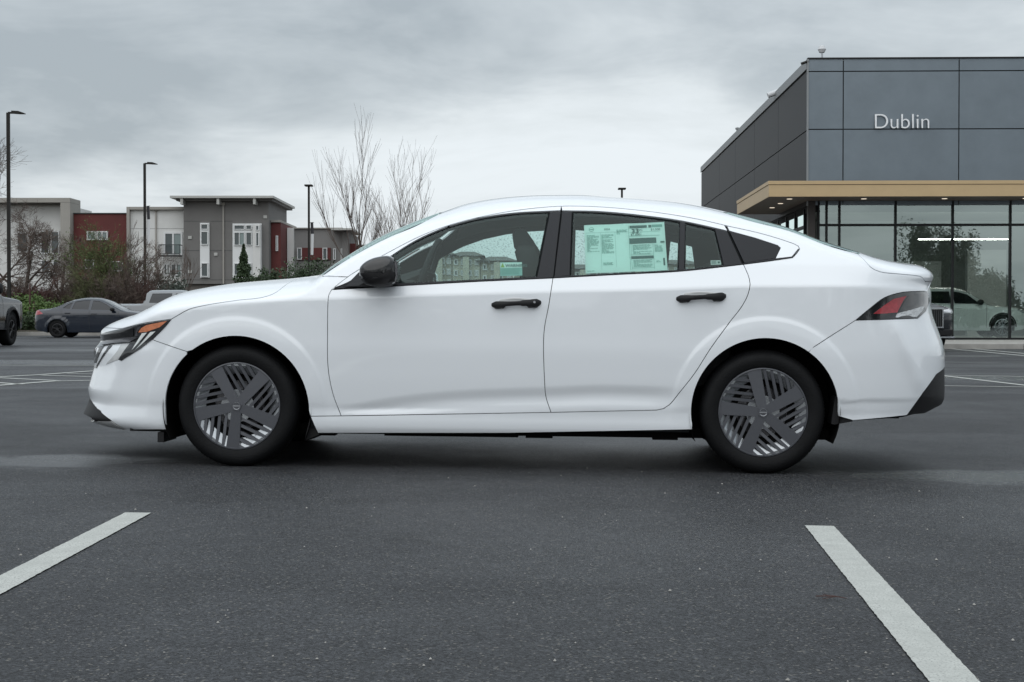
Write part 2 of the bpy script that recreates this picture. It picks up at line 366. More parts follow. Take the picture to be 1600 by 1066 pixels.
# ------------------------------------------------------------------ car body surface: half width as a function of (x along the car, z up)
class Surf:
    def setup(s, top, nose, tail, dz, m, xa_n=-1.62, xa_t=1.60, en=2.15, et=2.6):
        s.ztop = pchip(*zip(*top)); s.xn = pchip(*zip(*nose)); s.xt = pchip(*zip(*tail)); s.dz = pchip(*zip(*dz)); s.m = pchip(*zip(*m))
        s.xa_n, s.xa_t, s.en, s.et = xa_n, xa_t, en, et
    def w(s, x, z):
        x = np.asarray(x, float); z = np.asarray(z, float)
        W = s.W(x, z)
        t = np.clip((s.xa_n - x) / (s.xa_n - s.xn(z)), 0, 1); P = (1 - t ** s.en) ** (1 / s.en)
        t = np.clip((x - s.xa_t) / (s.xt(z) - s.xa_t), 0, 1); P = P * (1 - t ** s.et) ** (1 / s.et)
        zt = s.ztop(x); zs = zt - s.dz(x); t = np.clip((z - zs) / (zt - zs), 0, 1); m = s.m(x)
        return W * P * (1 - t ** m) ** (1 / m)
    def normal(s, x, z):
        e = .0025
        def g(x0, z0, x1, z1):
            return (s.w(x1, z1) - s.w(x0, z0)) / (2 * e)
        wx = g(x - e, z, x + e, z); wz = g(x, z - e, x, z + e)
        n = np.stack([-wx, -np.ones_like(wx), -wz], -1)
        return n / np.linalg.norm(n, axis=-1, keepdims=True)
    def inv(s, u, v):
        w = .85
        for _ in range(80):
            x, z = pix(u, v, w); w += .4 * (float(s.w(x, z)) - w)
        return (x, z)
    def tau(s, x, t):
        zt = float(s.ztop(x)); return (x, zt - float(s.dz(x)) * (1 - t))
class MainBody(Surf):
    def __init__(s):
        s.setup([(-2.4, .655), (-2.3, .698), (-2.2, .742), (-2.1, .779), (-1.98, .819), (-1.895, .858), (-1.768, .921), (-1.642, .950), (-1.494, .973), (-1.336, .988), (-1.150, 1.005), (-1.013, 1.026), (-.884, 1.115), (-.700, 1.231), (-.520, 1.317), (-.392, 1.369), (-.319, 1.394), (-.202, 1.431), (-.063, 1.455), (.071, 1.470), (.206, 1.477), (.388, 1.479), (.522, 1.471), (.790, 1.453), (1.016, 1.428), (1.187, 1.394), (1.330, 1.359), (1.507, 1.310), (1.688, 1.239), (1.881, 1.178), (1.97, 1.146), (2.06, 1.124), (2.170, 1.110), (2.240, 1.106), (2.300, 1.100), (2.400, 1.080)],
                [(.150, -2.198), (.199, -2.375), (.222, -2.40), (.26, -2.385), (.316, -2.363), (.365, -2.370), (.422, -2.355), (.506, -2.332), (.591, -2.327), (.641, -2.290), (.700, -2.305), (.780, -2.36), (1.2, -2.42)],
                [(.160, 2.20), (.250, 2.36), (.297, 2.400), (.333, 2.413), (.381, 2.429), (.551, 2.424), (.623, 2.419), (.877, 2.341), (.942, 2.340), (.973, 2.333), (1.034, 2.357), (1.100, 2.320)],
                [(-2.3, .05), (-2.0, .13), (-1.6, .15), (-1.1, .15), (-.88, .12), (-.5, .10), (0, .11), (1, .11), (1.5, .10), (1.9, .11), (2.3, .11)],
                [(-2.3, 2.3), (-1.1, 2.3), (-.88, 2.), (-.4, 2.), (0, 2.3), (.9, 2.3), (1.3, 2.1), (1.8, 2.2), (2.1, 2.8), (2.4, 3.)])
        s.zc = pchip([-2.3, -1.9, -1.55, -.9, 0, .8, 1.3, 1.9, 2.3], [.69, .79, .835, .868, .905, .93, .95, .955, .945])
        s.zb = pchip([-2.3, -1, -.53, .27, .8, 1.12, 1.5, 2.3], [.93, .945, .953, .992, 1.025, 1.052, 1.075, 1.08])
        s.base = pchip([.14, .165, .19, .215, .25, .30, .34, .5, .65, .8, 1.0], [.80, .845, .866, .876, .880, .880, .886, .903, .911, .911, .910])
        s.zd = pchip([-.95, -.8, -.5, -.17, .24, .57, .85, 1.1], [.30, .33, .385, .42, .44, .455, .45, .44])
    def W(s, x, z):
        zc = s.zc(x); zb = s.zb(x)
        w = s.base(z) - np.maximum(z - zc, 0) * .05
        k = z - zc; w = w - .36 * np.where(k > .02, k - .01, np.where(k > 0, k * k / .04, 0))
        k = z - zb; w = w - .12 * np.maximum(k, 0) - .36 * np.maximum(k, 0) ** 2
        fade = sm(.22, .40, z)
        for xc, zc_ in ((-1.36, .30), (1.365, .325)):
            r = np.hypot(x - xc, z - zc_); w = w + (.0036 * (1 - sm(.455, .485, r)) + .0035 * (1 - sm(.40, .50, r))) * fade
        d = s.zd(x) - z; env = sm(-1.0, -.6, x) * (1 - sm(.75, 1.05, x))
        q = -.0085 * sm(0, .06, d) + .0115 * sm(.06, .14, d)
        w = w + q * env * sm(.275, .315, z)
        def ridge(x0, z0, x1, z1, a, wd):
            L = math.hypot(x1 - x0, z1 - z0); tx, tz = (x1 - x0) / L, (z1 - z0) / L
            u = (x - x0) * tx + (z - z0) * tz; n = -(x - x0) * tz + (z - z0) * tx
            return a * np.exp(-(n / wd) ** 2) * sm(-.05, .08, u) * (1 - sm(L - .08, L + .05, u))
        w = w + ridge(2.02, .80, 2.19, .42, .014, .045)
        w = w + ridge(-1.96, .62, -2.12, .30, .012, .05)
        w = w - .006 * (1 - sm(.36, .385, z - .03 * (x - 1.7))) * sm(1.7, 1.75, x)
        return w
B = MainBody()

def spline(pts, step=.02):
    """Catmull-Rom through the points"""
    P = [np.array(p, float) for p in pts]
    if len(P) < 3: return [tuple(p) for p in P]
    out = []
    E = [2 * P[0] - P[1]] + P + [2 * P[-1] - P[-2]]
    for i in range(1, len(E) - 2):
        a, b, c, d = E[i - 1:i + 3]; n = max(1, int(np.linalg.norm(c - b) / step))
        t1 = max(np.linalg.norm(b - a), 1e-6) ** .5; t2 = max(np.linalg.norm(c - b), 1e-6) ** .5; t3 = max(np.linalg.norm(d - c), 1e-6) ** .5
        m1 = (c - b) / t2 - (c - a) / (t1 + t2) + (b - a) / t1; m2 = (d - c) / t3 - (d - b) / (t2 + t3) + (c - b) / t2
        m1 = m1 * t2; m2 = m2 * t2
        for k in range(n):
            t = k / n; out.append(tuple((2 * t ** 3 - 3 * t * t + 1) * b + (t ** 3 - 2 * t * t + t) * m1 + (-2 * t ** 3 + 3 * t * t) * c + (t ** 3 - t * t) * m2))
    out.append(tuple(P[-1])); return out
def S(S_, *pts, smooth=True):
    """curve traced on the car's side, brought onto the body surface"""
    q = [S_.inv(*p) for p in pts]
    return spline(q) if smooth and len(q) > 2 else dens(q)
def dens(q, step=.02):
    out = []
    for a, b in zip(q[:-1], q[1:]):
        n = max(1, int(math.hypot(b[0] - a[0], b[1] - a[1]) / step))
        for k in range(n): out.append((a[0] + (b[0] - a[0]) * k / n, a[1] + (b[1] - a[1]) * k / n))
    out.append(tuple(q[-1])); return out
def join(*segs):
    out = []
    for s in segs:
        for p in s:
            if not out or math.hypot(p[0] - out[-1][0], p[1] - out[-1][1]) > .0015: out.append(tuple(p))
    if math.hypot(out[0][0] - out[-1][0], out[0][1] - out[-1][1]) < .0015: out.pop()
    return out
def area(p):
    return .5 * sum(p[i - 1][0] * p[i][1] - p[i][0] * p[i - 1][1] for i in range(len(p)))
def inset(p, d):
    """move every edge of the loop inwards by d"""
    if area(p) < 0: p = p[::-1]
    n = len(p); out = []
    for i in range(n):
        a, b, c = np.array(p[i - 1]), np.array(p[i]), np.array(p[(i + 1) % n])
        e1 = b - a; e2 = c - b; e1 /= max(np.linalg.norm(e1), 1e-9); e2 /= max(np.linalg.norm(e2), 1e-9)
        n1 = np.array([-e1[1], e1[0]]); n2 = np.array([-e2[1], e2[0]]); k = n1 + n2; L = np.linalg.norm(k)
        if L < .3: k = n1
        else: k = k / L / max(L / 2, .5)
        out.append(tuple(b + k * d))
    return out
def inside(px, pz, loops):
    r = np.zeros(len(px), bool)
    for L in loops:
        L = np.array(L); x0, z0 = L[:, 0], L[:, 1]; x1, z1 = np.roll(x0, -1), np.roll(z0, -1)
        for a, b, c, d in zip(x0, z0, x1, z1):
            if b == d: continue
            k = ((b > pz) != (d > pz)) & (px < (c - a) * (pz - b) / (d - b) + a); r ^= k
    return r
def sampler(Sf, x0, x1, z0, z1, h):
    P = []
    for x in np.arange(x0, x1, h):
        zt = float(Sf.ztop(x)); zs = zt - float(Sf.dz(x))
        zz = np.concatenate([np.arange(z0, zs, h), zs + (zt - zs) * np.sin(np.linspace(.05, np.pi / 2 - .06, 13))])
        P.append(np.stack([np.full_like(zz, x), zz], 1))
    for z in np.arange(z0, z1, h):
        a = np.sin(np.linspace(.3, np.pi / 2 - .05, 20)); xn = float(Sf.xn(z)); xt = float(Sf.xt(z))
        xx = np.concatenate([Sf.xa_n + (xn - Sf.xa_n) * a, Sf.xa_t + (xt - Sf.xa_t) * a])
        P.append(np.stack([xx, np.full_like(xx, z)], 1))
    P = np.concatenate(P); k = (P[:, 0] > x0) & (P[:, 0] < x1) & (P[:, 1] > z0) & (P[:, 1] < z1)
    return P[k]
def panel(name, loop, m, parent, Sf=None, gap=.0018, proud=0.0, thick=.012, h=.02, mirror=False, far=False, holes=(), flange=True, label=None):
    """sheet-metal (or glass) panel cut out of the body surface, with returned edges"""
    Sf = Sf or B
    if area(loop) < 0: loop = loop[::-1]
    snap = []
    if gap:
        l2 = inset(loop, gap)
        if mirror:
            ww = Sf.w([q[0] for q in loop], [q[1] for q in loop]); l2 = [a if wq < .09 else b for a, b, wq in zip(loop, l2, ww)]
        loop = l2
    if mirror:
        ww = Sf.w([q[0] for q in loop], [q[1] for q in loop]); snap = [q for q, wq in zip(loop, ww) if wq < .09]
    loops = [loop] + [(q if area(q) < 0 else q[::-1]) for q in holes]
    A = np.array(loop); x0, z0 = A.min(0); x1, z1 = A.max(0)
    P = sampler(Sf, x0, x1, z0, z1, h)
    if Sf is B and h <= .021:
        # follow the pressed creases with rows of points so that they shade cleanly
        rr_ = [P]; arches_ = ((-1.36, .30), (1.365, .325)); keep0 = np.ones(len(P), bool)
        for cx_, cz_ in arches_: rd_ = np.hypot(P[:, 0] - cx_, P[:, 1] - cz_); keep0 &= ~((rd_ > .385) & (rd_ < .515))
        d_ = B.zd(P[:, 0]) - P[:, 1]; in_zd = (d_ > -.02) & (d_ < .165) & (P[:, 0] > -1) & (P[:, 0] < 1.05) & (P[:, 1] > .27); keep0 &= ~in_zd
        d_ = P[:, 1] - B.zc(P[:, 0]); keep0 &= ~((d_ > -.02) & (d_ < .045) & (P[:, 0] > -1.5) & (P[:, 0] < 2.0))
        P = P[keep0]; ex = []
        for cx_, cz_ in arches_:
            for r_ in (.39, .41, .43, .445, .455, .462, .47, .478, .485, .493, .505):
                for t_ in np.linspace(-.3, math.pi + .3, 110): ex.append((cx_ + r_ * math.cos(t_), cz_ + r_ * math.sin(t_), 0))
        for d0 in (-.012, 0, .012, .024, .036, .048, .06, .075, .09, .105, .12, .135, .15):
            for x_ in np.arange(-.99, 1.04, .018):
                z_ = float(B.zd(x_)) - d0
                if z_ > .275: ex.append((x_, z_, 1))
        for d0 in (-.012, -.004, 0, .004, .008, .012, .016, .02, .026, .034):
            for x_ in np.arange(-1.49, 1.99, .022): ex.append((x_, float(B.zc(x_)) + d0, 2))
        ex = np.array(ex); ex = ex[(ex[:, 0] > x0) & (ex[:, 0] < x1) & (ex[:, 1] > z0) & (ex[:, 1] < z1)]
        if len(ex):
            bad = np.zeros(len(ex), bool)
            for cx_, cz_ in arches_: bad |= (ex[:, 2] > 0) & (np.hypot(ex[:, 0] - cx_, ex[:, 1] - cz_) < .515)
            P = np.concatenate([P, ex[~bad][:, :2]])
    if len(P):
        P = P[inside(P[:, 0], P[:, 1], loops)]
    bd = np.concatenate([np.array(q) for q in loops])
    if len(P):
        keep = np.ones(len(P), bool)
        for i in range(0, len(P), 400):
            d = np.hypot(P[i:i + 400, None, 0] - bd[None, :, 0], P[i:i + 400, None, 1] - bd[None, :, 1]).min(1)
            keep[i:i + 400] = d > .006
        P = P[keep]
        # thin out near duplicates
        key = np.round(P / .004).astype(int); _, idx = np.unique(key, axis=0, return_index=True); P = P[idx]
    vs = [Vector(p) for q in loops for p in q] + [Vector(p) for p in P]
    ed = []; o = 0
    for q in loops:
        n = len(q); ed += [(o + i, o + (i + 1) % n) for i in range(n)]; o += n
    V2, E2, F2, *_ = delaunay_2d_cdt(vs, ed, [], 0, 1e-6)
    V = np.array([(v.x, v.y) for v in V2]); Fs = np.array([f for f in F2 if len(f) == 3])
    C = V[Fs].mean(1); Fs = Fs[inside(C[:, 0], C[:, 1], loops)]
    w = Sf.w(V[:, 0], V[:, 1]); n = Sf.normal(V[:, 0], V[:, 1])
    T = np.stack([V[:, 0], -w, V[:, 1]], 1) + n * proud
    T[:, 1] = np.minimum(T[:, 1], -.0003)
    if len(snap):
        sn = np.array(snap); 
        for i in np.where(w < .12)[0]:
            if np.hypot(*(sn - V[i]).T).min() < 1e-5: T[i, 1] = 0.0
    verts = [tuple(p) for p in T]; faces = []; ln = []
    for f in Fs:
        a, b, c = T[f[0]], T[f[1]], T[f[2]]; g = np.cross(b - a, c - a)
        if g @ n[f[0]] < 0: f = f[::-1]
        faces.append(tuple(int(i) for i in f)); ln += [tuple(n[i]) for i in f]
    if flange and thick:
        cnt = {}
        for f in faces:
            for i in range(3):
                e_ = (f[i], f[(i + 1) % 3]); cnt[e_] = 1
        base = {}
        for (i, j) in list(cnt):
            if (j, i) in cnt: continue
            if w[i] < .02 and w[j] < .02: continue
            for k in (i, j):
                if k not in base:
                    q0 = T[k]; q1 = T[k] - n[k] * thick
                    if q1[1] > -.0003: q1[1] = -.0003
                    base[k] = len(verts); verts += [tuple(q0), tuple(q1)]
            a, b = base[i], base[j]
            faces.append((b, a, a + 1, b + 1)); fa = np.cross(np.array(verts[a]) - np.array(verts[b]), np.array(verts[a + 1]) - np.array(verts[b]))
            L = np.linalg.norm(fa); fa = tuple(fa / L) if L > 1e-12 else (0, 0, 1); ln += [fa] * 4
    if mirror or far:
        nv = len(verts); mv = [(a, -b, c) for a, b, c in verts]; mf = []; ml = []; k = 0
        for f in faces:
            L = ln[k:k + len(f)]; k += len(f)
            mf.append(tuple(f[::-1])); ml += [(a, -b, c) for a, b, c in L[::-1]]
        if far: verts, faces, ln = mv, mf, ml
        else:
            im = {}; add = []
            for i, q in enumerate(mv):
                if q[1] == 0 and i < len(T): im[i] = i
                else: im[i] = nv + len(add); add.append(q)
            verts += add; faces += [tuple(im[i] for i in f) for f in mf]; ln += ml
    o = mesh_obj(name, verts, faces, m, parent, normals=ln)
    if label: o['label'] = label
    return o
def arc(cx, cz, r, a0, a1, n=30):
    return [(cx + r * math.cos(math.radians(a0 + (a1 - a0) * i / n)), cz + r * math.sin(math.radians(a0 + (a1 - a0) * i / n))) for i in range(n + 1)]

# ------------------------------------------------------------------ the white sedan
car = empty('sedan_car')
tag(car, 'white four-door sedan parked side-on in the middle of the wet lot, nose to the left', 'car')
Rm = Matrix(((AX[0], AY[0], AZ[0], CO[0]), (AX[1], AY[1], AZ[1], CO[1]), (AX[2], AY[2], AZ[2], CO[2]), (0, 0, 0, 1)))
car.matrix_world = Rm
HUBF, HUBR, HZ = -1.357, 1.355, .316
# shut lines
G = S(B, (518, 453), (530, 443), (543, 433), (571.9, 414.7), (611, 392.4), (663.7, 366), (703, 351.7), (742.5, 341), (808, 328.8), (876, 322.5), (938.7, 323.6), (991, 328), (1043.7, 334.6), (1096, 343.8), (1138, 353.5), (1188, 364.8), (1230, 377.5), (1247, 384.5), (1249.5, 389), (1245, 396), (1238, 402.9))
Gb = S(B, (1238, 402.9), (1200, 408.5), (1161.5, 413.4))
DR = S(B, (1161.5, 413.4), (1169, 430), (1172, 444), (1168.5, 460.6), (1159, 479), (1139, 505), (1110, 545), (1085.7, 583), (1063, 612), (1046, 632.5), (1037, 638.5), (1026.5, 641))
DRt = S(B, (1136, 353.3), (1150, 385), (1161.5, 413.4))
SB = S(B, (1026.5, 641), (861, 644.6), smooth=False); SF = S(B, (861, 644.6), (533, 650), smooth=False)
BL = S(B, (861, 644.6), (853, 620), (851, 597.5), (850, 520), (858, 473.7), (864, 434.8)); BLt = S(B, (864, 434.8), (871, 378), (877, 322.4))
DF = S(B, (533, 650), (520.7, 617), (513, 578), (511.8, 520), (512.4, 473.7), (514, 460.6), (518, 453))
MBf = S(B, (518, 453), (620, 447.2), (740, 440.5), (864, 434.8)); MBr = S(B, (864, 434.8), (965, 429.3), (1059.5, 424.4), (1122.5, 418), (1161.5, 413.4))
def cutx(line, x0=None, x1=None):
    return [p for p in line if (x0 is None or p[0] >= x0 - 1e-4) and (x1 is None or p[0] <= x1 + 1e-4)]
xB = BLt[-1][0]; xR = DRt[0][0]
# top-side boundary curves (fraction across the roll towards the centre line)
ws_side = spline([B.tau(x, t) for x, t in ((-.93, .32), (-.80, .25), (-.6, .22), (-.45, .25), (-.335, .62))])
ws_head = dens([B.tau(-.335, .62), B.tau(-.36, .8), B.tau(-.385, .95), (-.395, float(B.ztop(-.395)) - 1e-4)], .01)
ws_cowl = dens([(-1.03, float(B.ztop(-1.03)) - 1e-4), B.tau(-1.01, .93), B.tau(-.98, .75), B.tau(-.93, .32)], .01)
rf_side = spline([B.tau(x, t) for x, t in ((-.335, .62), (-.2, .85), (.4, .85), (.9, .85), (1.17, .62))])
bl_head = dens([B.tau(1.17, .62), B.tau(1.20, .75), B.tau(1.22, .95), (1.225, float(B.ztop(1.225)) - 1e-4)], .01)
bl_side = spline([B.tau(x, t) for x, t in ((1.17, .62), (1.3, .42), (1.5, .40), (1.7, .40), (1.85, .50))])
bl_base = dens([(1.905, float(B.ztop(1.905)) - 1e-4), B.tau(1.90, .8), B.tau(1.85, .50)], .01)
def topline(x0, x1, st=.02):
    n = max(2, int(abs(x1 - x0) / st)); return [(x0 + (x1 - x0) * i / n, float(B.ztop(x0 + (x1 - x0) * i / n)) - 1e-4) for i in range(n + 1)]
def noseline(z0, z1):
    n = max(3, int(abs(z1 - z0) / .02)); return [(float(B.xn(z0 + (z1 - z0) * i / n)) + 1e-4, z0 + (z1 - z0) * i / n) for i in range(n + 1)]
def tailline(z0, z1):
    n = max(3, int(abs(z1 - z0) / .02)); return [(float(B.xt(z0 + (z1 - z0) * i / n)) - 1e-4, z0 + (z1 - z0) * i / n) for i in range(n + 1)]
# hood
HS = S(B, (268, 498.7), (277, 493.5), (295, 483.6), (322, 477), (370, 469.5), (412, 464.4), (433, 456), (458.8, 438.2))
HLt = S(B, (190, 513.5), (220, 506), (245, 502), (268, 498.7))
n_edge = [(-2.335, .668), (-2.24, .672), (-2.17, .690)]
hn = HLt[0]
NX = -2.318
hood_front = dens([(NX, float(B.ztop(NX)) - .010), (-2.25, .705), (-2.18, .712), hn], .015)
hood_end = dens([HS[-1], (HS[-1][0] + .03, float(B.ztop(HS[-1][0] + .03)) - 1e-4)], .01)
hood = panel('hood', join(hood_front, HLt, HS, hood_end, topline(HS[-1][0] + .03, NX)), M['white'], car, mirror=True)
# fender
ARF = (-1.357, .302, .377); ARR = (1.362, .322, .372)
def arcpts(A, a0, a1): return arc(A[0], A[1], A[2], a0, a1, 34)
fs_seam = S(B, (292, 549.5), (238, 531))
pf = fs_seam[0]; aF = math.degrees(math.atan2(pf[1] - ARF[1], pf[0] - ARF[0]))
rk_f = S(B, (485, 650.5), (533, 650), smooth=False); p_ = rk_f[0]
aFr = math.degrees(math.atan2(p_[1] - ARF[1], p_[0] - ARF[0]))
headlow = S(B, (268, 498.7), (256, 513), (238, 531))
fend = join(fs_seam[::-1], arcpts(ARF, aF, aFr)[1:-1], rk_f, DF, S(B, (518, 453), (530, 443), (543, 433), smooth=False), ws_cowl[::-1][0:1], ws_cowl[::-1], topline(-1.03, HS[-1][0] + .03)[1:-1], hood_end[::-1], HS[::-1], headlow[1:-1])
panel('front_fender', fend, M['white'], car)
panel('front_fender', fend, M['white'], car, far=True)
# front bumper
ua = S(B, (160, 521), (190, 513.5), smooth=False)
bump_arch = math.degrees(math.atan2(.155 - ARF[1], -1.70 - ARF[0]))
bz = .172
fb_bot = dens([(ARF[0] - .375, .180), (-1.9, .186), (-1.96, .190)])
lipc = S(B, (197.6, 671.6), (173.5, 657), (142, 625), smooth=False)
bl0 = [(ARF[0] - .377, .300)]
fb = join([(float(B.xn(.325)) + 1e-4, .325)], lipc[::-1], [(ARF[0] - .377, .186)], bl0, [q for q in arcpts(ARF, 180, aF)][1:-1], fs_seam, headlow[::-1], HLt[::-1], hood_front[::-1][1:], noseline(.66, .33))
panel('front_bumper', fb, M['white'], car, mirror=True)
# uniside: A pillar, roof rail, rear quarter and rocker in one pressing
rk_bot = dens([S(B, (1081.5, 671.5), (1081.5, 671.5), smooth=False)[0], S(B, (790, 677), (790, 677), smooth=False)[0], S(B, (497, 677), (497, 677), smooth=False)[0], S(B, (485, 650.5), (485, 650.5), smooth=False)[0]])
aR0 = math.degrees(math.atan2(rk_bot[0][1] - ARR[1], rk_bot[0][0] - ARR[0])) % 360
bs = S(B, (1267.5, 545), (1300, 524), (1337, 500.5)); aR1 = math.degrees(math.atan2(bs[0][1] - ARR[1], bs[0][0] - ARR[0]))
TLt = S(B, (1337, 500.5), (1360, 481.6), (1381.7, 465.5), (1406.6, 457.5), (1430, 455.5), (1448, 455.2))
tl_end = TLt[-1]
TRK = [q for q in S(B, (1446, 440), (1440.5, 433.2), (1406.6, 428.4), (1374.5, 424.6), (1360, 417.4), (1349.6, 405.5), (1343, 400))]
TRK = TRK + dens([TRK[-1], B.tau(1.85, .50)], .015)[1:]
uni = join([(p[0], p[1]) for p in arc(ARR[0], ARR[1], ARR[2], aR0, aR1, 34)], bs[1:], TLt[1:], dens([tl_end, (2.30, 1.0), TRK[0]]), TRK[1:], bl_side[::-1][1:], rf_side[::-1][1:], ws_side[::-1][1:], S(B, (543, 433), (530, 443), (518, 453), smooth=False), G[1:], Gb[1:], DR[1:], SB[1:], SF[1:], rk_f[::-1][1:], rk_bot[::-1][1:-1])
uni = join(S(B, (543, 433), (543, 433), smooth=False)[:1], [q for q in G if q[0] > S(B, (543, 433), (543, 433), smooth=False)[0][0]], Gb[1:], DR[1:], SB[1:], SF[1:], rk_f[::-1][1:], rk_bot[::-1][1:], arc(ARR[0], ARR[1], ARR[2], aR0, aR1, 34)[1:], bs[1:], TLt[1:], dens([tl_end, (2.30, 1.0), TRK[0]])[1:], TRK[1:], bl_side[::-1][1:], rf_side[::-1][1:], ws_side[::-1][1:])
panel('side_body_panel', uni, M['white'], car, gap=.002)
panel('side_body_panel', uni, M['white'], car, gap=.002, far=True)
roof = join(rf_side, bl_head[1:], topline(1.225, -.395), ws_head[::-1])
panel('roof', roof, M['white'], car, gap=.001, mirror=True, flange=False)
panel('windscreen', join(ws_cowl, ws_side, ws_head, topline(-.395, -1.03)), M['wind'], car, gap=.004, mirror=True, flange=False)
panel('rear_window', join(bl_side, bl_base[::-1], topline(1.905, 1.225), bl_head[::-1]), M['wind'], car, gap=.004, mirror=True, flange=False)
# trunk lid
xt0 = float(B.xt(.99))
trunk = join(TRK, bl_base[::-1][1:], topline(1.905, 2.318), tailline(1.085, 1.0), [(2.33, .99), (2.30, 1.0)])
panel('trunk_lid', trunk, M['white'], car, mirror=True)
# rear bumper
lowR = S(B, (1333, 657), (1417, 649), smooth=False)
val = dens([lowR[-1], S(B, (1442, 614), (1442, 614), smooth=False)[0], S(B, (1463, 585), (1463, 585), smooth=False)[0], (2.405, .555), (float(B.xt(.545)) - 1e-4, .545)])
TLb = S(B, (1337, 500.5), (1385, 499.3), (1434, 497.5), smooth=False)
TLr = dens([TLb[-1], S(B, (1445, 487), (1445, 487), smooth=False)[0], S(B, (1450, 472), (1450, 472), smooth=False)[0], tl_end])
rb_tail = join([tl_end], [(2.30, 1.0)], [(2.33, .99), (float(B.xt(.99)) - 1e-4, .99)], tailline(.985, .56))
aV = math.degrees(math.atan2(lowR[0][1] - ARR[1], lowR[0][0] - ARR[0]))
rb = join(arc(ARR[0], ARR[1], ARR[2], aR1, 1, 20)[:-1], dens([(ARR[0] + ARR[2], ARR[1]), (ARR[0] + ARR[2] + .004, .30), lowR[0]])[:-1], lowR, val[1:], rb_tail[::-1][1:], [tl_end][0:0], TLr[::-1], TLb[::-1][1:], bs[::-1][1:])
panel('rear_bumper', rb, M['white'], car, mirror=True)
vz = .300
valance = join(val, tailline(.54, .36)[1:], dens([(float(B.xt(.347))-.01, .347), (2.30, .330), (2.22, .305), lowR[-1]])[1:])
panel('rear_valance', valance, M['plastic'], car, mirror=True, proud=-.004)
mb = MB(); mb.box(2.30, 2.38, -.40, .40, .50, .535); mb.build('reflector_recess', M['lampdark'], car, bevel=.01)
# doors
def door_set(far=False):
    kw = dict(far=far); GL = M['wetglass'] if far else M['glass']
    fd = panel('front_door', join(DF, MBf, BL[::-1][1:], SF[1:]), M['white'], car, h=.013, **kw)
    rd = panel('rear_door', join(BL, MBr, DR, SB[1:]), M['white'], car, h=.013, **kw)
    # glass outlines
    gf_top = S(B, (604, 408.5), (611, 401.2), (650.6, 377.6), (690, 360), (729, 347.8), (768.7, 339.8), (808, 335), (840, 333), (857, 332.5))
    gf_b = S(B, (857, 332.5), (837.5, 432.5), smooth=False); gf_l = S(B, (837.5, 432.5), (740, 437.6), (632, 443.2), (612, 444.2), smooth=False)
    fr_in = S(B, (522, 450), (543, 441.5), (571.9, 424.5), (605, 404.5), (611, 400), (650.6, 375.2), (690, 357.4), (729, 345), (768.7, 337.2), (808, 332.3), (858, 329.8), (876, 329))
    Gf = [p for p in G if p[0] <= xB + 1e-4]
    Gf[-1] = BLt[-1]
    top_m = S(B, (620, 443.6), (740, 438.2), (837, 432.4), (864, 431.6), smooth=False)
    frame = panel('window_frame', join(Gf, S(B, (877, 322.4), (876, 329), smooth=False)[1:], fr_in[::-1]), M['white'], fd, gap=.0018, **kw)
    pil = panel('pillar_trim', join(S(B, (859.5, 331.6), (876, 331), (864.6, 432.3), (839.5, 433), smooth=False)), M['trim'], fd, gap=.0005, proud=.001, **kw)
    gl = panel('window_glass', join(gf_top, gf_b[1:], gf_l[1:], dens([gf_l[-1], gf_top[0]])[1:-1]), GL, fd, gap=.003, proud=-.004, thick=.004, **kw)
    bmld = panel('belt_moulding', join(S(B, (522, 451.5), (543, 444), (561, 425.5), (600, 407), (622, 443.2), (740, 437.4), (839.5, 433), (864, 432.2), smooth=False), S(B, (864, 434.4), (740, 440.2), (620, 446.8), smooth=False)), M['trim'], fd, gap=.0005, proud=.003, **kw)
    Gr = [p for p in G if xB - 1e-4 <= p[0] <= xR + 1e-3]
    Gr[0] = BLt[-1]
    fi = S(B, (878, 329.2), (940, 330.6), (1017.5, 338.2), (1062, 344.6), (1100, 352.4), (1137, 361))
    panel('window_frame', join(Gr, S(B, (1137, 361), (1137, 361), smooth=False), fi[::-1]), M['white'], rd, gap=.0018, **kw)
    panel('pillar_trim', S(B, (878.5, 331), (893.5, 331.3), (890, 430.6), (866.3, 432.3), smooth=False), M['trim'], rd, gap=.0005, proud=.001, **kw)
    panel('window_glass', join(S(B, (895.5, 332), (930, 333), (965, 335.8), (1017.5, 341.5), (1062, 348)), S(B, (1062, 348), (1060, 422), (965, 427), (891.7, 430.8), (895.5, 332), smooth=False)[1:]), GL, rd, gap=.002, proud=-.004, thick=.004, **kw)
    panel('window_divider', S(B, (1062.5, 346.5), (1070.5, 348.3), (1069, 421.2), (1060.5, 421.8), smooth=False), M['trim'], rd, gap=0, proud=.002, **kw)
    panel('quarter_glass', S(B, (1071, 350), (1116, 359.8), (1130, 415.8), (1069.4, 421), smooth=False), GL, rd, gap=.002, proud=-.004, thick=.004, **kw)
    panel('pillar_trim', S(B, (1117, 357.5), (1136, 362), (1159, 412), (1131, 415.7), smooth=False), M['trim'], rd, gap=.0005, proud=.001, **kw)
    panel('belt_moulding', join(S(B, (865, 432.4), (965, 427.4), (1059.5, 422.2), (1122.5, 416), (1160, 411.9)), S(B, (1160.5, 413), (1122.5, 417.6), (1059.5, 424), (965, 428.9), (865, 434.4))), M['trim'], rd, gap=.0004, proud=.003, **kw)
    return fd, rd
fd, rd = door_set(); fd2, rd2 = door_set(True)
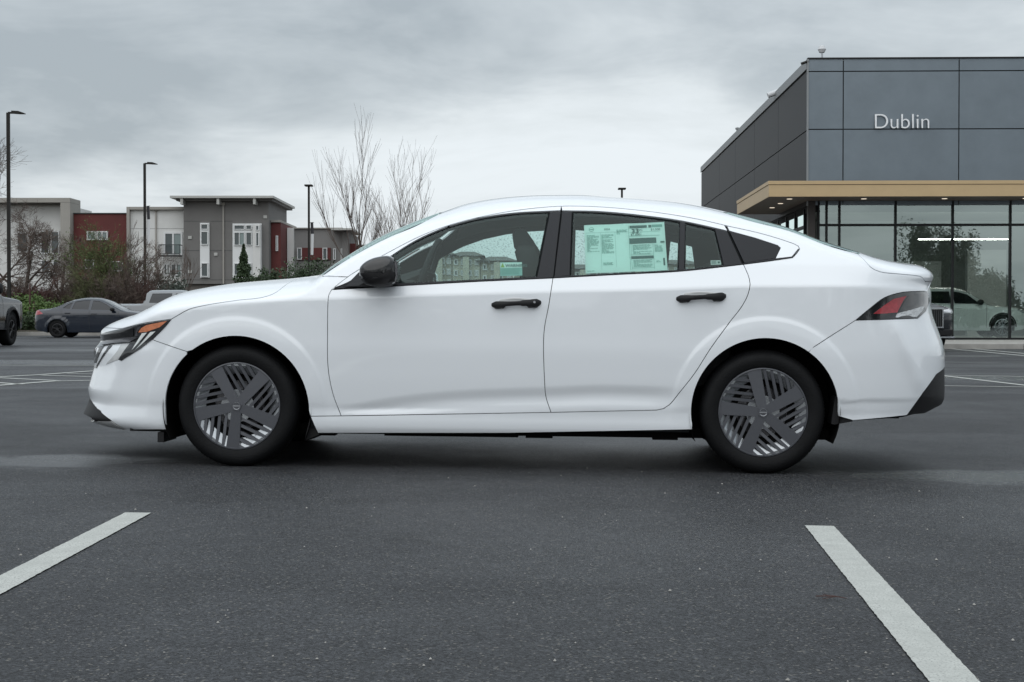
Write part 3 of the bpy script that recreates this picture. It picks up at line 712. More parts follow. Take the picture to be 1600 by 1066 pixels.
def quarter(far=False):
    # black quarter window with a body-colour frame
    Gq = [p for p in G if p[0] >= xR - 1e-3]; Gq[0] = DRt[0]
    qb = S(B, (1139.5, 361), (1180, 372), (1215, 383.5), (1219.5, 387.5), (1211.7, 403.6), (1163, 411), smooth=False)
    fr = panel('quarter_window_frame', join(Gq, S(B, (1238, 402.9), (1209, 405.5), smooth=False)[1:], S(B, (1209, 405.5), (1211.7, 403.6), (1219.5, 387.5), (1215, 383.5), (1180, 372), (1139.5, 361), smooth=False)[1:]), M['white'], car, gap=.0018, far=far)
    panel('quarter_window_panel', qb, M['trim'], fr, gap=.0005, proud=.001, far=far)
    panel('belt_moulding', join(S(B, (1163, 411.5), (1211.7, 404.2), (1237, 401.3), (1247, 389), smooth=False), S(B, (1248.6, 389.5), (1239, 403), (1200, 408.4), (1163, 413), smooth=False)), M['trim'], fr, gap=.0003, proud=.003, far=far)
quarter(); quarter(True)
# inner lining behind every gap, doubling as cabin trim; open at the windows and wheel arches
hole_f = S(B, (618, 403), (650.6, 380), (690, 362.4), (729, 350), (768.7, 342), (808, 337), (855, 334.5), (835, 430), (740, 435), (622, 441), smooth=False)[:-1]
hole_f = join(hole_f)
hole_r = join(S(B, (897.5, 334), (965, 338), (1017.5, 344), (1060, 350), (1058, 420), (965, 425), (894, 428.5), smooth=False))
hole_q = join(S(B, (1073, 352.5), (1114, 361.5), (1127, 414), (1071.5, 419), smooth=False))
arF = arc(ARF[0], ARF[1], ARF[2] + .006, 0, 360, 60)[:-1]; arR = arc(ARR[0], ARR[1], ARR[2] + .006, 0, 360, 60)[:-1]
bot = dens([(-2.0, .205), (ARF[0] - .384, .197)]) + arc(ARF[0], ARF[1], ARF[2] + .006, 180, 0, 40) + dens([(ARF[0] + .383, .2), (ARR[0] - .379, .2)]) + arc(ARR[0], ARR[1], ARR[2] + .006, 180, 0, 40) + dens([(ARR[0] + .40, .275), (2.1, .29)])
lin = join(bot, [(2.30, .32)], [(p[0] - .03, p[1]) for p in tailline(.34, 1.05)], [(p[0], p[1] - .012) for p in topline(2.27, 1.93)], [(x, z - .006) for x, z in bl_side[::-1]], [(x, z) for x, z in bl_head], topline(1.20, -.37), ws_head[::-1], [(x, z - .006) for x, z in ws_side[::-1]], [(p[0], p[1] - .012) for p in topline(-1.02, -2.27)], [(p[0] + .04, p[1]) for p in noseline(.64, .25)])
inner = panel('inner_lining', lin, M['gap'], car, gap=0, proud=-.016, mirror=True, flange=False, holes=[hole_f, hole_r, hole_q], h=.06)
hl = join([(-.36, B.tau(-.36, .1)[1])], [(x, B.tau(x, .1)[1]) for x in np.arange(-.3, 1.15, .03)], bl_head[1:], topline(1.2, -.37)[1:], ws_head[::-1])
panel('headliner', hl, M['headliner'], car, gap=0, proud=-.035, mirror=True, flange=False)
# lamps and grille on the nose
lampout = join(S(B, (152, 543), (159, 532), (159, 521.8), (190, 514.2), (220, 506.8), (245, 502.8), (267.5, 499.6), smooth=False), S(B, (267.5, 499.6), (256, 513.5), (236.5, 532), (220, 545), (202, 556), (190, 563.5), (185.6, 562), smooth=False)[1:], S(B, (185.6, 562), (203.6, 536.4), (180, 538.5), (165, 541), (152, 543.5), smooth=False)[1:-1])
nosecap = lampout
hd = panel('headlight', lampout, M['lampdark'], car, gap=0, proud=.004, thick=.02)
panel('amber_reflector', S(B, (222, 512.5), (230, 508), (262, 501.6), (250, 511.6), (230, 518.6), (217, 519.5), smooth=False), M['amber'], hd, gap=0, proud=.0065, thick=.003)
panel('lamp_bar', S(B, (159, 537.5), (170, 531), (205, 527), (216, 528), (205, 534.6), (180, 537), (162, 540.5), smooth=False), M['lampgrey'], hd, gap=0, proud=.012, thick=.01)
panel('lamp_lens', S(B, (164, 524.4), (190, 517.4), (210, 513), (210, 525), (190, 527.5), (164, 532), smooth=False), M['gloss'], hd, gap=0, proud=.009, thick=.006)
panel('lamp_lens', S(B, (216.5, 511), (222, 509.8), (222, 511), (215.5, 520), (217, 525), (212, 526), smooth=False), M['lampgrey'], hd, gap=0, proud=.0085, thick=.004)
for q in ([(223, 520.8), (230.6, 519.7), (212.6, 541.6), (206.6, 547.6)], [(236, 518.9), (244, 517.9), (220.5, 540), (212.6, 546.8)]):
    panel('daylight_strip', S(B, *q, smooth=False), M['drl'], hd, gap=0, proud=.0065, thick=.003)
hd2 = panel('headlight', lampout, M['lampdark'], car, gap=0, proud=.004, thick=.02, far=True)
gr = panel('grille', [(-2.29, .60), (-2.325, .60), (-2.325, .66), (-2.29, .663)], M['plastic'], car, gap=0, proud=.003, mirror=True)
for q in ([(155.5, 543), (162.5, 541.8), (150.5, 567.5), (147.5, 567)], [(170, 540.7), (176, 540), (151, 575.5), (149, 575.2)], [(147.5, 546), (151, 544), (149, 556), (147, 560)]):
    panel('grille_slot', S(B, *q, smooth=False), M['gloss'], gr, gap=0, proud=.003, thick=.002)
panel('grille_inlay', S(B, (189.5, 538.5), (203, 536.8), (186.5, 561.5), (166, 569.5), smooth=False), M['silver'], gr, gap=0, proud=.002, thick=.002)
# lower front lip
lip = join([(float(B.xn(.322)) + 1e-4, .322)], lipc[::-1][0:1], S(B, (142, 625), (158, 641), (173.5, 657), smooth=False)[1:], [(-2.22, .213), (float(B.xn(.205)) + 1e-4, .205)])
panel('lower_grille', join(noseline(.318, .212), S(B, (150, 657.5), (173.5, 657.8), (158, 642), (143, 626), smooth=False)), M['plastic'], car, gap=.001, mirror=True)
panel('front_lip', join(noseline(.208, .188), [(-2.16, .172), (-2.03, .172)], S(B, (196, 672.3), (173.5, 658.4), (150, 658.4), smooth=False)), M['silver'], car, gap=.001, mirror=True)
mb = MB(); mb.box(-1.95, -1.745, -.78, .78, .170, .19); mb.build('under_tray', M['plastic'], car)
for y_ in (-.84, .60):
    mb = MB(); mb.box(-1.785, -1.752, y_, y_ + .24, .118, .17); mb.build('air_deflector', M['plastic'], car)
# tail lamp
tl_loop = join(TLt, dens([tl_end, S(B, (1452, 470), (1452, 470), smooth=False)[0]]), S(B, (1452, 470), (1446, 487), (1434, 497.5), (1385, 499.3), (1337, 500.5), smooth=False)[1:])
def tail_lamp(far):
    t = panel('taillight', tl_loop, M['lampdark'], car, gap=.001, proud=.003, thick=.02, far=far)
    panel('red_lens', S(B, (1364, 490.5), (1380, 478), (1395, 467.5), (1415, 462.5), (1410, 470), (1400.7, 488.5), (1380, 490.3), smooth=False), M['red'], t, gap=0, proud=.006, thick=.003, far=far)
    panel('clear_lens', S(B, (1419, 462), (1440, 459.5), (1450, 461), (1447, 474), (1425, 481), (1403, 487.5), (1412, 471), smooth=False), M['lampdark'], t, gap=0, proud=.0055, thick=.003, far=far)
    panel('clear_lens', S(B, (1398, 496.6), (1401, 490), (1425, 483.5), (1443, 477.5), (1441, 484), (1431, 495.8), smooth=False), M['clear'], t, gap=0, proud=.006, thick=.003, far=far)
tail_lamp(False); tail_lamp(True)

# underside, wheel housings, mud flaps
mb = MB(); mb.box(-1.70, 1.72, -.70, .70, .165, .215); mb.box(-.95, .95, -.79, .79, .178, .215); mb.box(1.7, 2.1, -.60, .60, .275, .32)
mb.box(-.60, .10, -.78, -.70, .163, .18); mb.box(.14, .28, -.78, -.72, .161, .18); mb.box(.80, .93, -.78, -.70, .160, .18); mb.box(-.99, -.86, -.78, -.7, .160, .18)
mb.build('underbody', M['well'], car)
def housing(hx, A):
    for s_ in (-1, 1):
        mb = MB(); n = 36; vs = []; prof = [(A[2] + .012, .885), (A[2] + .012, .55), (0.01, .55)]
        for r, y in prof:
            for k in range(n + 1):
                t = math.radians(-25 + 230 * k / n); vs.append((A[0] + r * math.cos(t), s_ * y, A[1] + r * math.sin(t)))
        fs_ = [(i * (n + 1) + k, i * (n + 1) + k + 1, (i + 1) * (n + 1) + k + 1, (i + 1) * (n + 1) + k) for i in range(2) for k in range(n)]
        mb.add(vs, fs_); mb.build('wheel_housing', M['well'], car)
housing(HUBF, ARF); housing(HUBR, ARR)
flap = [S(B, p, p, smooth=False)[0] for p in ((1307, 622), (1312.5, 620.5), (1333, 659), (1305, 664), (1300, 663))]
for s_ in (-1, 1):
    mb = MB(); q = [(x, z) for x, z in flap]; y0, y1 = sorted((s_ * .855, s_ * .72)); mb.prism(q, y0, y1); mb.build('mud_flap', M['plastic'], car)
fl2 = [S(B, p, p, smooth=False)[0] for p in ((483, 652), (487, 652), (499, 679), (478, 688))]
for s_ in (-1, 1):
    mb = MB(); y0, y1 = sorted((s_ * .845, s_ * .70)); mb.prism(fl2, y0, y1); mb.build('mud_flap', M['plastic'], car)

# wheels
def clip_poly(poly, a, b):      # keep the left of a->b
    out = []; f = lambda p: (b[0] - a[0]) * (p[1] - a[1]) - (b[1] - a[1]) * (p[0] - a[0])
    for i in range(len(poly)):
        p, q = poly[i - 1], poly[i]; fp, fq = f(p), f(q)
        if (fp >= 0) != (fq >= 0):
            t = fp / (fp - fq); out.append((p[0] + (q[0] - p[0]) * t, p[1] + (q[1] - p[1]) * t))
        if fq >= 0: out.append(q)
    return out
def wheel(hx, side, rot0):
    """rot0: angle of the first broad spoke, seen from outside"""
    Y = side * .885
    root = empty('wheel'); root.parent = car; root.location = (hx, 0, HZ)
    R0 = .3185; s_ = -side
    mb = MB()
    prof = [(.222, .012), (.228, .004), (.238, -.001), (.258, -.006), (.275, -.007), (.292, -.001), (.303, .010), (.311, .024), (.3165, .040), (R0, .07), (R0, .15), (.3165, .178), (.303, .205), (.27, .215), (.225, .205)]
    mb.lathe([(r, h) for r, h in prof], (0, Y, 0), n=96, sgn=s_)
    # raised sidewall rings and tread blocks
    for k in range(110):
        t = 2 * math.pi * k / 110; c, s2 = math.cos(t), math.sin(t); dt = .012
        for (h0, h1) in ((.020, .050), (.056, .10)):
            pts = []
            for tt in (t - dt, t + dt):
                for h in (h0, h1):
                    r = float(np.interp(h, [q[1] for q in prof[6:11]], [q[0] for q in prof[6:11]])) + .0025
                    pts.append((r * math.cos(tt), Y + s_ * h, r * math.sin(tt)))
            mb.add(pts, [(0, 1, 3, 2)])
    ty = mb.build('tyre', M['tyre'], root, smooth=True, autos=50)
    # rim cavity and wheel cover
    mb = MB(); mb.lathe([(.226, .012), (.216, .03), (.21, .10), (0.02, .10)], (0, Y, 0), n=64, sgn=s_); mb.build('rim_barrel', M['void'], root, smooth=True)
    cov = mb = MB(); mb.lathe([(.229, .008), (.2265, .0015), (.221, .001), (.219, .006), (.2185, .02)], (0, Y, 0), n=96, sgn=s_)
    o_ = mb.build('wheel_cover', M['cover'], root, smooth=True)
    mb = MB(); mb.lathe([(.062, .016), (.0, .016)], (0, Y, 0), n=40, sgn=s_)
    RO = .2205
    def put(poly, y0, y1, name, m, par, tilt=0.0, tdir=(1, 0), cone=0.0):
        # poly in wheel plane (u to the viewer's right, z up); raised box with slanted face
        q = poly if area(poly) > 0 else poly[::-1]
        n = len(q); vs = [(-side * u, Y + s_ * (y0 + tilt * (u * tdir[0] + z * tdir[1]) + cone * max(0, .2205 - math.hypot(u, z))), z) for u, z in q] + [(-side * u * .985, Y + s_ * y1, z * .985) for u, z in q]
        b = MB(); fs_ = [tuple(range(n)), tuple(range(2 * n - 1, n - 1, -1))] + [(i, i + n, (i + 1) % n + n, (i + 1) % n) for i in range(n)]
        b.add(vs, fs_); return b.build(name, m, par)
    def circ_clip(poly, r=RO, n=64):
        for k in range(n):
            t0 = 2 * math.pi * k / n; t1 = 2 * math.pi * (k + 1) / n
            poly = clip_poly(poly, (r * math.cos(t0), r * math.sin(t0)), (r * math.cos(t1), r * math.sin(t1)))
            if len(poly) < 3: return []
        return poly
    def rotp(poly, a):
        c, s2 = math.cos(a), math.sin(a); return [(x * c - y * s2, x * s2 + y * c) for x, y in poly]
    for k in range(5):
        a = math.radians(rot0 + 72 * k); a2 = math.radians(rot0 + 72 * (k - 1))
        # broad spoke
        sp = circ_clip(rotp([(.022, -.024), (.30, -.0395), (.30, .0395), (.022, .024)], a))
        t_ = put(sp, .001, .016, 'spoke', M['cover'], o_, tilt=.02, tdir=(math.cos(a), math.sin(a)))
        # sector between spoke a2 and a: thin slats parallel to spoke a
        d2 = (math.cos(a2), math.sin(a2)); n2 = (-d2[1], d2[0])
        e2 = (d2[0] * .03 + n2[0] * .024, d2[1] * .03 + n2[1] * .024)
        for i in range(5):
            off = -.052 - .034 * i; wd = .015
            sl = rotp([(-.1, off - wd / 2), (.30, off - wd / 2), (.30, off + wd / 2), (-.1, off + wd / 2)], a)
            sl = circ_clip(sl)
            if len(sl) < 3: continue
            sl = clip_poly(sl, e2, (e2[0] + d2[0], e2[1] + d2[1]))
            if len(sl) < 3 or abs(area(sl)) < 2e-5: continue
            put(sl, .006, .026, 'slat', M['cover'], o_, cone=.06)
        # recessed web plates: outer rim zone and around the hub
        def ringseg(r0, r1, h0, h1, cone=0):
            A0 = a2 + .12; A1 = a - .10; m_ = 12
            q = [(r1 * math.cos(A0 + (A1 - A0) * j / m_), r1 * math.sin(A0 + (A1 - A0) * j / m_)) for j in range(m_ + 1)] + [(r0 * math.cos(A0 + (A1 - A0) * j / m_), r0 * math.sin(A0 + (A1 - A0) * j / m_)) for j in range(m_, -1, -1)]
            return put(q, h0, h1, 'web_plate', M['cover2'], o_, cone=cone)
        ringseg(.168, RO, .008, .045, .42)
        ringseg(.03, .085, .012, .03, .04)
    pent = [(.029 * math.cos(math.radians(rot0 + 36 + 72 * k)), .029 * math.sin(math.radians(rot0 + 36 + 72 * k))) for k in range(5)]
    hb = put(pent, -.003, .016, 'hub_cap', M['cover'], o_)
    mb = MB(); ringp = [(.018 * math.cos(t), Y - s_ * .004, .018 * math.sin(t)) for t in np.linspace(.35, math.pi - .35, 16)]
    mb.tube(ringp, .0016, 5); mb.tube([(x, y, -z) for x, y, z in ringp], .0016, 5); mb.box(-.019, .019, min(Y - s_ * .003, Y - s_ * .006), max(Y - s_ * .003, Y - s_ * .006), -.0028, .0028)
    mb.build('emblem', M['steel'], o_)
    # brake parts glimpsed through the openings
    mb = MB(); mb.lathe([(.13, .07), (.13, .08), (.0, .08)], (0, Y, 0), n=40, sgn=s_); mb.build('brake_disc', M['lampgrey'], root, smooth=True)
    mb = MB()
    for k in range(5):
        t = math.radians(rot0 + 30 + 72 * k); mb.lathe([(0.001, .035), (.010, .035), (.011, .05)], (.057 * math.cos(t) * -side, Y, .057 * math.sin(t)), n=8, sgn=s_)
    mb.build('wheel_nut', M['steel'], root)
    return root
wheel(HUBF, -1, -95.5); wheel(HUBR, -1, -113.3); wheel(HUBF, 1, 10); wheel(HUBR, 1, 40)

# door handles
def handle(u0, v0, u1, v1, parent, s_=-1, lock=False):
    x0, z0 = B.inv(u0, v0); x1, z1 = B.inv(u1, v1); L = x1 - x0; mb = MB(); rings = []
    for t in np.linspace(0, 1, 25):
        x = x0 + L * t; z = z0 + (z1 - z0) * t
        end = min(1, .35 + min(t, 1 - t) * 7) if min(t, 1 - t) < .1 else 1
        hgt = (.0115 + .007 * (abs(2 * t - 1) ** 2) + (.003 if t > .6 else 0)) * end
        depth = .006 + .030 * math.sin(math.pi * min(1, max(0, (t - .02) / .96))) ** .35
        y = float(B.w(x, z)); base = y - .004 if t < .24 or t > .76 else y + depth - .014
        low = .010 if (t < .26 or t > .72) else 0
        rings.append([(x, s_ * base, z - hgt - low * end), (x, s_ * (y + depth - .004), z - hgt - low * .3 * end), (x, s_ * (y + depth), z - hgt * .3), (x, s_ * (y + depth - .002), z + hgt * .6), (x, s_ * (y + depth - .008), z + hgt), (x, s_ * base, z + hgt)])
    mb.loft(rings); h = mb.build('door_handle', M['plastic'], parent, smooth=True, autos=40)
    if lock:
        x = x0 + L * .87; z = z0 + (z1 - z0) * .87; y = float(B.w(x, z)) + .036
        mb = MB(); mb.lathe([(0.0005, 0), (.006, .0), (.006, .01)], (x, s_ * y, z + .002), n=16, sgn=-s_); mb.build('lock_cap', M['steel'], car)
    # the finger recess above the grip: a shallow dished shell
    xc = (x0 + x1) / 2; zc = (z0 + z1) / 2 + .013; mb = MB(); rr = []
    for r in (1, .8, .5, .0):
        rr.append([(xc + r * .088 * math.cos(t), s_ * (float(B.w(xc + r * .088 * math.cos(t), zc + r * .016 * math.sin(t))) + .0008 + (.0012 if r > .7 and r < .9 else 0)), zc + r * .016 * math.sin(t)) for t in np.linspace(0, 2 * math.pi, 33)[:-1]])
    mb.loft(rr, cap=False); mb.build('finger_recess', M['silver'], car, smooth=True)
handle(768, 476, 845.5, 472.5, fd, lock=True); handle(1056.5, 466.5, 1134.5, 462.5, rd)
handle(768, 476, 845.5, 472.5, fd2, 1); handle(1056.5, 466.5, 1134.5, 462.5, rd2, 1)

# door mirrors
def mirror_part(s_):
    P = lambda u, v, w: pix(u, v, w)
    W0 = .93
    # outline seen from the side, at three depths
    out = spline([(562.5, 431), (563, 419), (571, 410), (584, 403.5), (598, 400.4), (609, 400.2), (617, 405), (620.5, 414), (621, 430), (618.5, 440), (609, 445.5), (590, 446.5), (572, 442), (562.5, 431)], 3)[:-1]
    q = [P(u, v, 1.0) for u, v in out]; cx = sum(p[0] for p in q) / len(q); cz = sum(p[1] for p in q) / len(q)
    rings = []
    for w, sc in ((.895, .80), (.91, .90), (.93, .97), (.96, 1.0), (1.01, 1.0), (1.035, .975), (1.052, .92), (1.063, .82), (1.070, .65), (1.073, .4), (1.074, .15)):
        rings.append([(cx + (x - cx) * sc, s_ * w, cz + (z - cz) * sc) for x, z in q])
    mb = MB(); mb.loft(rings); o = mb.build('door_mirror', M['gloss'], car, smooth=True, autos=75)
    # matt lower half shell with a slanted edge
    low = [(563.5, 437), (590, 434), (601, 428), (608, 421.5), (618, 418), (621.5, 430), (619, 440), (609, 447), (590, 449.5), (572, 445)]
    ql = [P(u, v, 1.0) for u, v in low]; cx2 = sum(p[0] for p in ql) / len(ql); cz2 = sum(p[1] for p in ql) / len(ql)
    mb = MB(); rings = [[(cx2 + (x - cx2) * sc, s_ * w, cz2 + (z - cz2) * sc) for x, z in ql] for w, sc in ((.90, .95), (1.0, 1.0), (1.05, .95), (1.074, .74))]
    mb.loft(rings); mb.build('mirror_lower_shell', M['plastic'], o, smooth=True, autos=60)
    # foot on the door
    ft = [(528, 449.5), (547, 441), (566, 430), (600, 440), (606, 445.5), (585, 449), (550, 450.5)]
    qf = [P(u, v, .88) for u, v in ft]; mb = MB(); c3 = (sum(p[0] for p in qf) / len(qf), sum(p[1] for p in qf) / len(qf))
    rings = [[(x, s_ * .845, z) for x, z in qf], [(c3[0] + (x - c3[0]) * .9, s_ * .885, c3[1] + (z - c3[1]) * .85) for x, z in qf], [(c3[0] + .06 + (x - c3[0]) * .6, s_ * .925, c3[1] + .004 + (z - c3[1]) * .7) for x, z in qf]]
    mb.loft(rings); mb.build('mirror_foot', M['plastic'], o, smooth=True, autos=40)
    mb = MB(); g = [P(u, v, 1.0) for u, v in ((620, 409), (622.5, 413), (623, 430), (620.5, 441), (618.5, 441), (618.5, 409))]
    mb.prism(g, *sorted((s_ * .93, s_ * 1.05))); mb.build('mirror_glass', M['lampgrey'], o)
mirror_part(-1); mirror_part(1)

# cabin
def seat(y, poly_uv, wdt, name='front_seat', wv=.37):
    q = [pix(u, v, wv) for u, v in poly_uv]
    mb = MB(); cx = sum(p[0] for p in q) / len(q); cz = sum(p[1] for p in q) / len(q)
    rings = [[(cx + (x - cx) * sc, y + d, cz + (z - cz) * sc) for x, z in q] for d, sc in ((-wdt / 2, .86), (-wdt / 2 + .03, .97), (0, 1), (wdt / 2 - .03, .97), (wdt / 2, .86))]
    mb.loft(rings); o = mb.build(name, M['cloth'], car, smooth=True, autos=60); return o
back = [(806, 395), (812, 418), (818, 470), (835, 520), (862, 520), (868, 470), (856, 430), (846, 400), (838, 385), (812, 385)]
head = [(801, 368), (806, 360), (814, 356.5), (822, 360), (834, 377), (842, 392), (840, 397), (812, 397), (804, 388)]
for y in (-.37, .37):
    st = seat(y, back, .48); h_ = seat(y, head, .26, 'headrest'); h_.parent = st; 
    mb = MB(); mb.box(-.18, .36, y - .25, y + .25, .42, .60); mb.build('seat_cushion', M['cloth'], st, bevel=.05)
mb = MB(); mb.box(1.02, 1.22, -.62, .62, .45, .98); mb.box(.68, 1.1, -.62, .62, .42, .56); rs = mb.build('rear_seat', M['cloth'], car, bevel=.05)
mb = MB(); mb.box(1.08, 1.2, -.45, -.22, .95, 1.10); mb.box(1.08, 1.2, .22, .45, .95, 1.10); mb.build('headrest', M['cloth'], rs, bevel=.04)
mb = MB(); mb.box(-.95, -.52, -.70, .70, .62, .93); mb.box(-.66, -.47, -.55, -.20, .90, .985); mb.box(1.22, 1.85, -.66, .66, .92, .96); mb.build('dashboard', M['cabin'], car, bevel=.03)
mb = MB(); c0 = Vector((*pix(668, 428, .37)[:1], -.37, pix(668, 428, .37)[1])); ax_ = Vector((-.42, 0, .9)); side_ = Vector((0, 1, 0))
ax_ = Vector((.35, 0, 1)).normalized()
ring = [c0 + ax_ * (.19 * math.cos(t)) + side_ * (.19 * math.sin(t)) for t in np.linspace(0, 2 * math.pi, 33)]
mb.tube(ring, .017, 8, cap=False); mb.tube([c0 - ax_ * .17, c0 + Vector((-.02, 0, 0)), c0 + ax_ * .0 + Vector((-.18, 0, -.06))], [.03, .06, .04], 8); mb.tube([c0 - side_ * .18, c0 + side_ * .18], .025, 6); mb.build('steering_wheel', M['cabin'], car, smooth=True)
# papers behind the glass
def flat_poly(name, uv, w, m, parent, th=.0006):
    q = [pix(u, v, w) for u, v in uv]; mb = MB(); mb.prism(q, -w - th, -w); return mb.build(name, m, parent)
def glass_w(u, v): x, z = B.inv(u, v); return x, z, float(B.w(x, z))
class Plane:
    """plane just behind the window glass, spanned by traced corners"""
    def __init__(s, uv, back=.012):
        s.uv = uv; s.P = []
        for u, v in uv:
            x, z, w = glass_w(u, v); s.P.append(np.array([x, -w + back, z]))
        s.n = np.cross(s.P[1] - s.P[0], s.P[3] - s.P[0]); s.n /= np.linalg.norm(s.n)
        if s.n[1] > 0: s.n = -s.n
    def p(s, a, b, off=0):
        A, B_, C, D = s.P; q = A * (1 - a) * (1 - b) + B_ * a * (1 - b) + C * a * b + D * (1 - a) * b
        return q + s.n * off
    def quad(s, mb, a0, b0, a1, b1, off):
        n = len(mb.v); mb.add([s.p(a0, b0, off), s.p(a1, b0, off), s.p(a1, b1, off), s.p(a0, b1, off)], [(0, 1, 2, 3)])
    def text(s, txt, a, b, hgt, off, m, parent, name='printed_text', bold=0):
        cu = bpy.data.curves.new('t', 'FONT'); cu.body = txt; cu.size = 1; cu.offset = bold; ob = bpy.data.objects.new('t', cu); COL.objects.link(ob)
        bpy.context.view_layer.update(); me = bpy.data.meshes.new_from_object(ob.evaluated_get(bpy.context.evaluated_depsgraph_get())); bpy.data.objects.remove(ob)
        ux = s.P[1] - s.P[0]; ux /= np.linalg.norm(ux); uz = s.P[0] - s.P[3]; uz /= np.linalg.norm(uz); o0 = s.p(a, b, off)
        vs = [o0 + ux * v.co.x * hgt + uz * v.co.y * hgt for v in me.vertices]; fs_ = [tuple(p.vertices) for p in me.polygons]
        return mesh_obj(name, vs, fs_, m, parent)
sh = Plane([(912.5, 352), (1038, 347), (1043.5, 422.5), (915, 427.5)])
mb = MB()
N_ = 12
for i in range(N_):
    for j in range(6):
        def pp(i, j): return sh.p(i / N_, j / 6, .0012 * math.sin(i * 1.3 + j * .9))
        mb.add([pp(i, j), pp(i + 1, j), pp(i + 1, j + 1), pp(i, j + 1)], [(0, 1, 2, 3)])
sheet = mb.build('price_sheet', M['paper'], rd, smooth=True, autos=80)
mb = MB()
Q = lambda a0, b0, a1, b1: sh.quad(mb, a0, b0, a1, b1, .003)
Q(.565, .055, .78, .105); Q(.80, .055, .835, .105)
Q(.555, .32, .885, .43); Q(.935, .40, .985, .43); Q(.565, .69, .84, .745); Q(.955, .75, .975, .90)
mb.build('print_bars', M['ink'], sheet)
mb = MB()
Q(.84, .05, .97, .10); Q(.20, .17, .202, .95); Q(.38, .17, .382, .90); Q(.55, .05, .554, .97); Q(.02, .17, .54, .174); Q(.56, .27, .93, .276); Q(.56, .19, .93, .194); Q(.70, .20, .704, .27)
Q(.84, .44, .843, .96); Q(.57, .44, .573, .68); Q(.57, .66, .84, .665); Q(.57, .75, .573, .96); Q(.57, .93, .84, .935)
rr = random.Random(3)
for (a0, a1, b0, b1, st) in ((.03, .18, .22, .56, .021), (.21, .36, .22, .60, .021), (.40, .53, .13, .22, .021), (.59, .82, .46, .65, .022), (.59, .82, .77, .92, .022), (.86, .96, .47, .62, .022), (.02, .95, .955, .975, .02), (.22, .35, .80, .86, .02), (.87, .93, .80, .84, .02)):
    b = b0
    while b < b1:
        a = a0
        while a < a1 - .02:
            L = rr.uniform(.015, .05); Q(a, b, min(a + L, a1), b + .009); a += L + .006
            if rr.random() < .12: break
        b += st
mb.build('print_lines', M['ink2'], sheet)
sh.text('2026', .245, .125, .0165, .003, M['ink'], sheet); sh.text('33', .585, .215, .040, .003, M['ink'], sheet, bold=.02); sh.text('MPG', .665, .165, .0125, .003, M['ink'], sheet)
sh.text('$1,500', .825, .17, .018, .003, M['ink'], sheet); sh.text('$1,600', .575, .265, .018, .003, M['ink'], sheet)
mb = MB(); c = sh.p(.09, .10, .003); ux = (sh.P[1] - sh.P[0]); ux /= np.linalg.norm(ux); uz = (sh.P[0] - sh.P[3]); uz /= np.linalg.norm(uz)
for a0, a1 in ((.3, math.pi - .3), (math.pi + .3, 2 * math.pi - .3)):
    mb.tube([c + (ux * math.cos(t) + uz * math.sin(t)) * .0125 for t in np.linspace(a0, a1, 12)], .0009, 4)
mb.add([c - ux * .014 - uz * .0015, c + ux * .014 - uz * .0015, c + ux * .014 + uz * .0015, c - ux * .014 + uz * .0015], [(0, 1, 2, 3)])
mb.build('printed_logo', M['ink2'], sheet)
wl = Plane([(781, 410), (815.5, 409.5), (816, 430.5), (781.5, 431.5)])
mb = MB(); wl.quad(mb, 0, 0, 1, 1, 0); wlab = mb.build('warning_label', M['paper2'], fd)
mb = MB(); wl.quad(mb, .01, .03, .99, .42, .001); mb.build('label_header', M['paper'], wlab)
wl.text('WARNING', .24, .36, .0235, .002, M['ink'], wlab, bold=.03)
mb = MB(); mb.add([wl.p(.03, .38, .002), wl.p(.21, .38, .002), wl.p(.12, .06, .002)], [(0, 1, 2)]); mb.build('warning_triangle', M['yellow'], wlab)
mb = MB()
for i in range(6): wl.quad(mb, .06, .50 + i * .07, rr.uniform(.8, .95), .52 + i * .07, .0015)
mb.build('print_lines', M['ink2'], wlab)
sl = Plane([(1110.5, 407), (1126, 406.6), (1127, 413.4), (1111, 414)], back=.010)
mb = MB(); sl.quad(mb, 0, 0, 1, 1, 0); slab = mb.build('small_label', M['label'], rd)
mb = MB()
for i in range(4): sl.quad(mb, .08, .18 + i * .17, .55, .25 + i * .17, .001)
sl.quad(mb, .7, .3, .9, .72, .001); mb.build('print_lines', M['ink'], slab)
# ------------------------------------------------------------------ setting materials
M['concrete'] = mat('pale_concrete', (.30, .29, .27), .8, var=.2, vscale=2, bump=.2, bscale=30)
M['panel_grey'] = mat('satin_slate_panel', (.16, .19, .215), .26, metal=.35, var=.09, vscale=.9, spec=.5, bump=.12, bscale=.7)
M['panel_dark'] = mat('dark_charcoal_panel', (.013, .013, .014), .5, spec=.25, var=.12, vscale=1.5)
M['coping'] = mat('grey_coping', (.22, .23, .235), .5)
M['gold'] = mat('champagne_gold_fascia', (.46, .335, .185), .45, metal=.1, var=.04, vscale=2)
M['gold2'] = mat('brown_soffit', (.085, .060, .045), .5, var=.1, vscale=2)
M['mullion'] = mat('dark_mullion', (.010, .011, .012), .5, spec=.25)
M['brown_col'] = mat('dark_brown_column', (.040, .033, .030), .5)
M['joint'] = mat('panel_joint_backing', (.012, .012, .012), .9)
M['store'] = glass_mat('green_shop_glass', (.80, .90, .86), .27, ior=1.5)
M['letter'] = mat('white_letter_face', (.78, .79, .80), .4)
M['intwall'] = mat('showroom_wall', (.45, .47, .46), .7)
M['intdark'] = mat('showroom_dark_wall', (.30, .32, .31), .7)
M['tile'] = mat('showroom_tile', (.20, .20, .19), .3)
M['strip'] = mat('lit_strip_light', (.8, .8, .8), .5, emit=(1, .98, .92), estr=30)
M['downlight'] = mat('lit_downlight', (.8, .8, .8), .5, emit=(1, .85, .65), estr=.8)
M['pole'] = mat('dark_bronze_pole', (.018, .017, .015), .5, spec=.2)
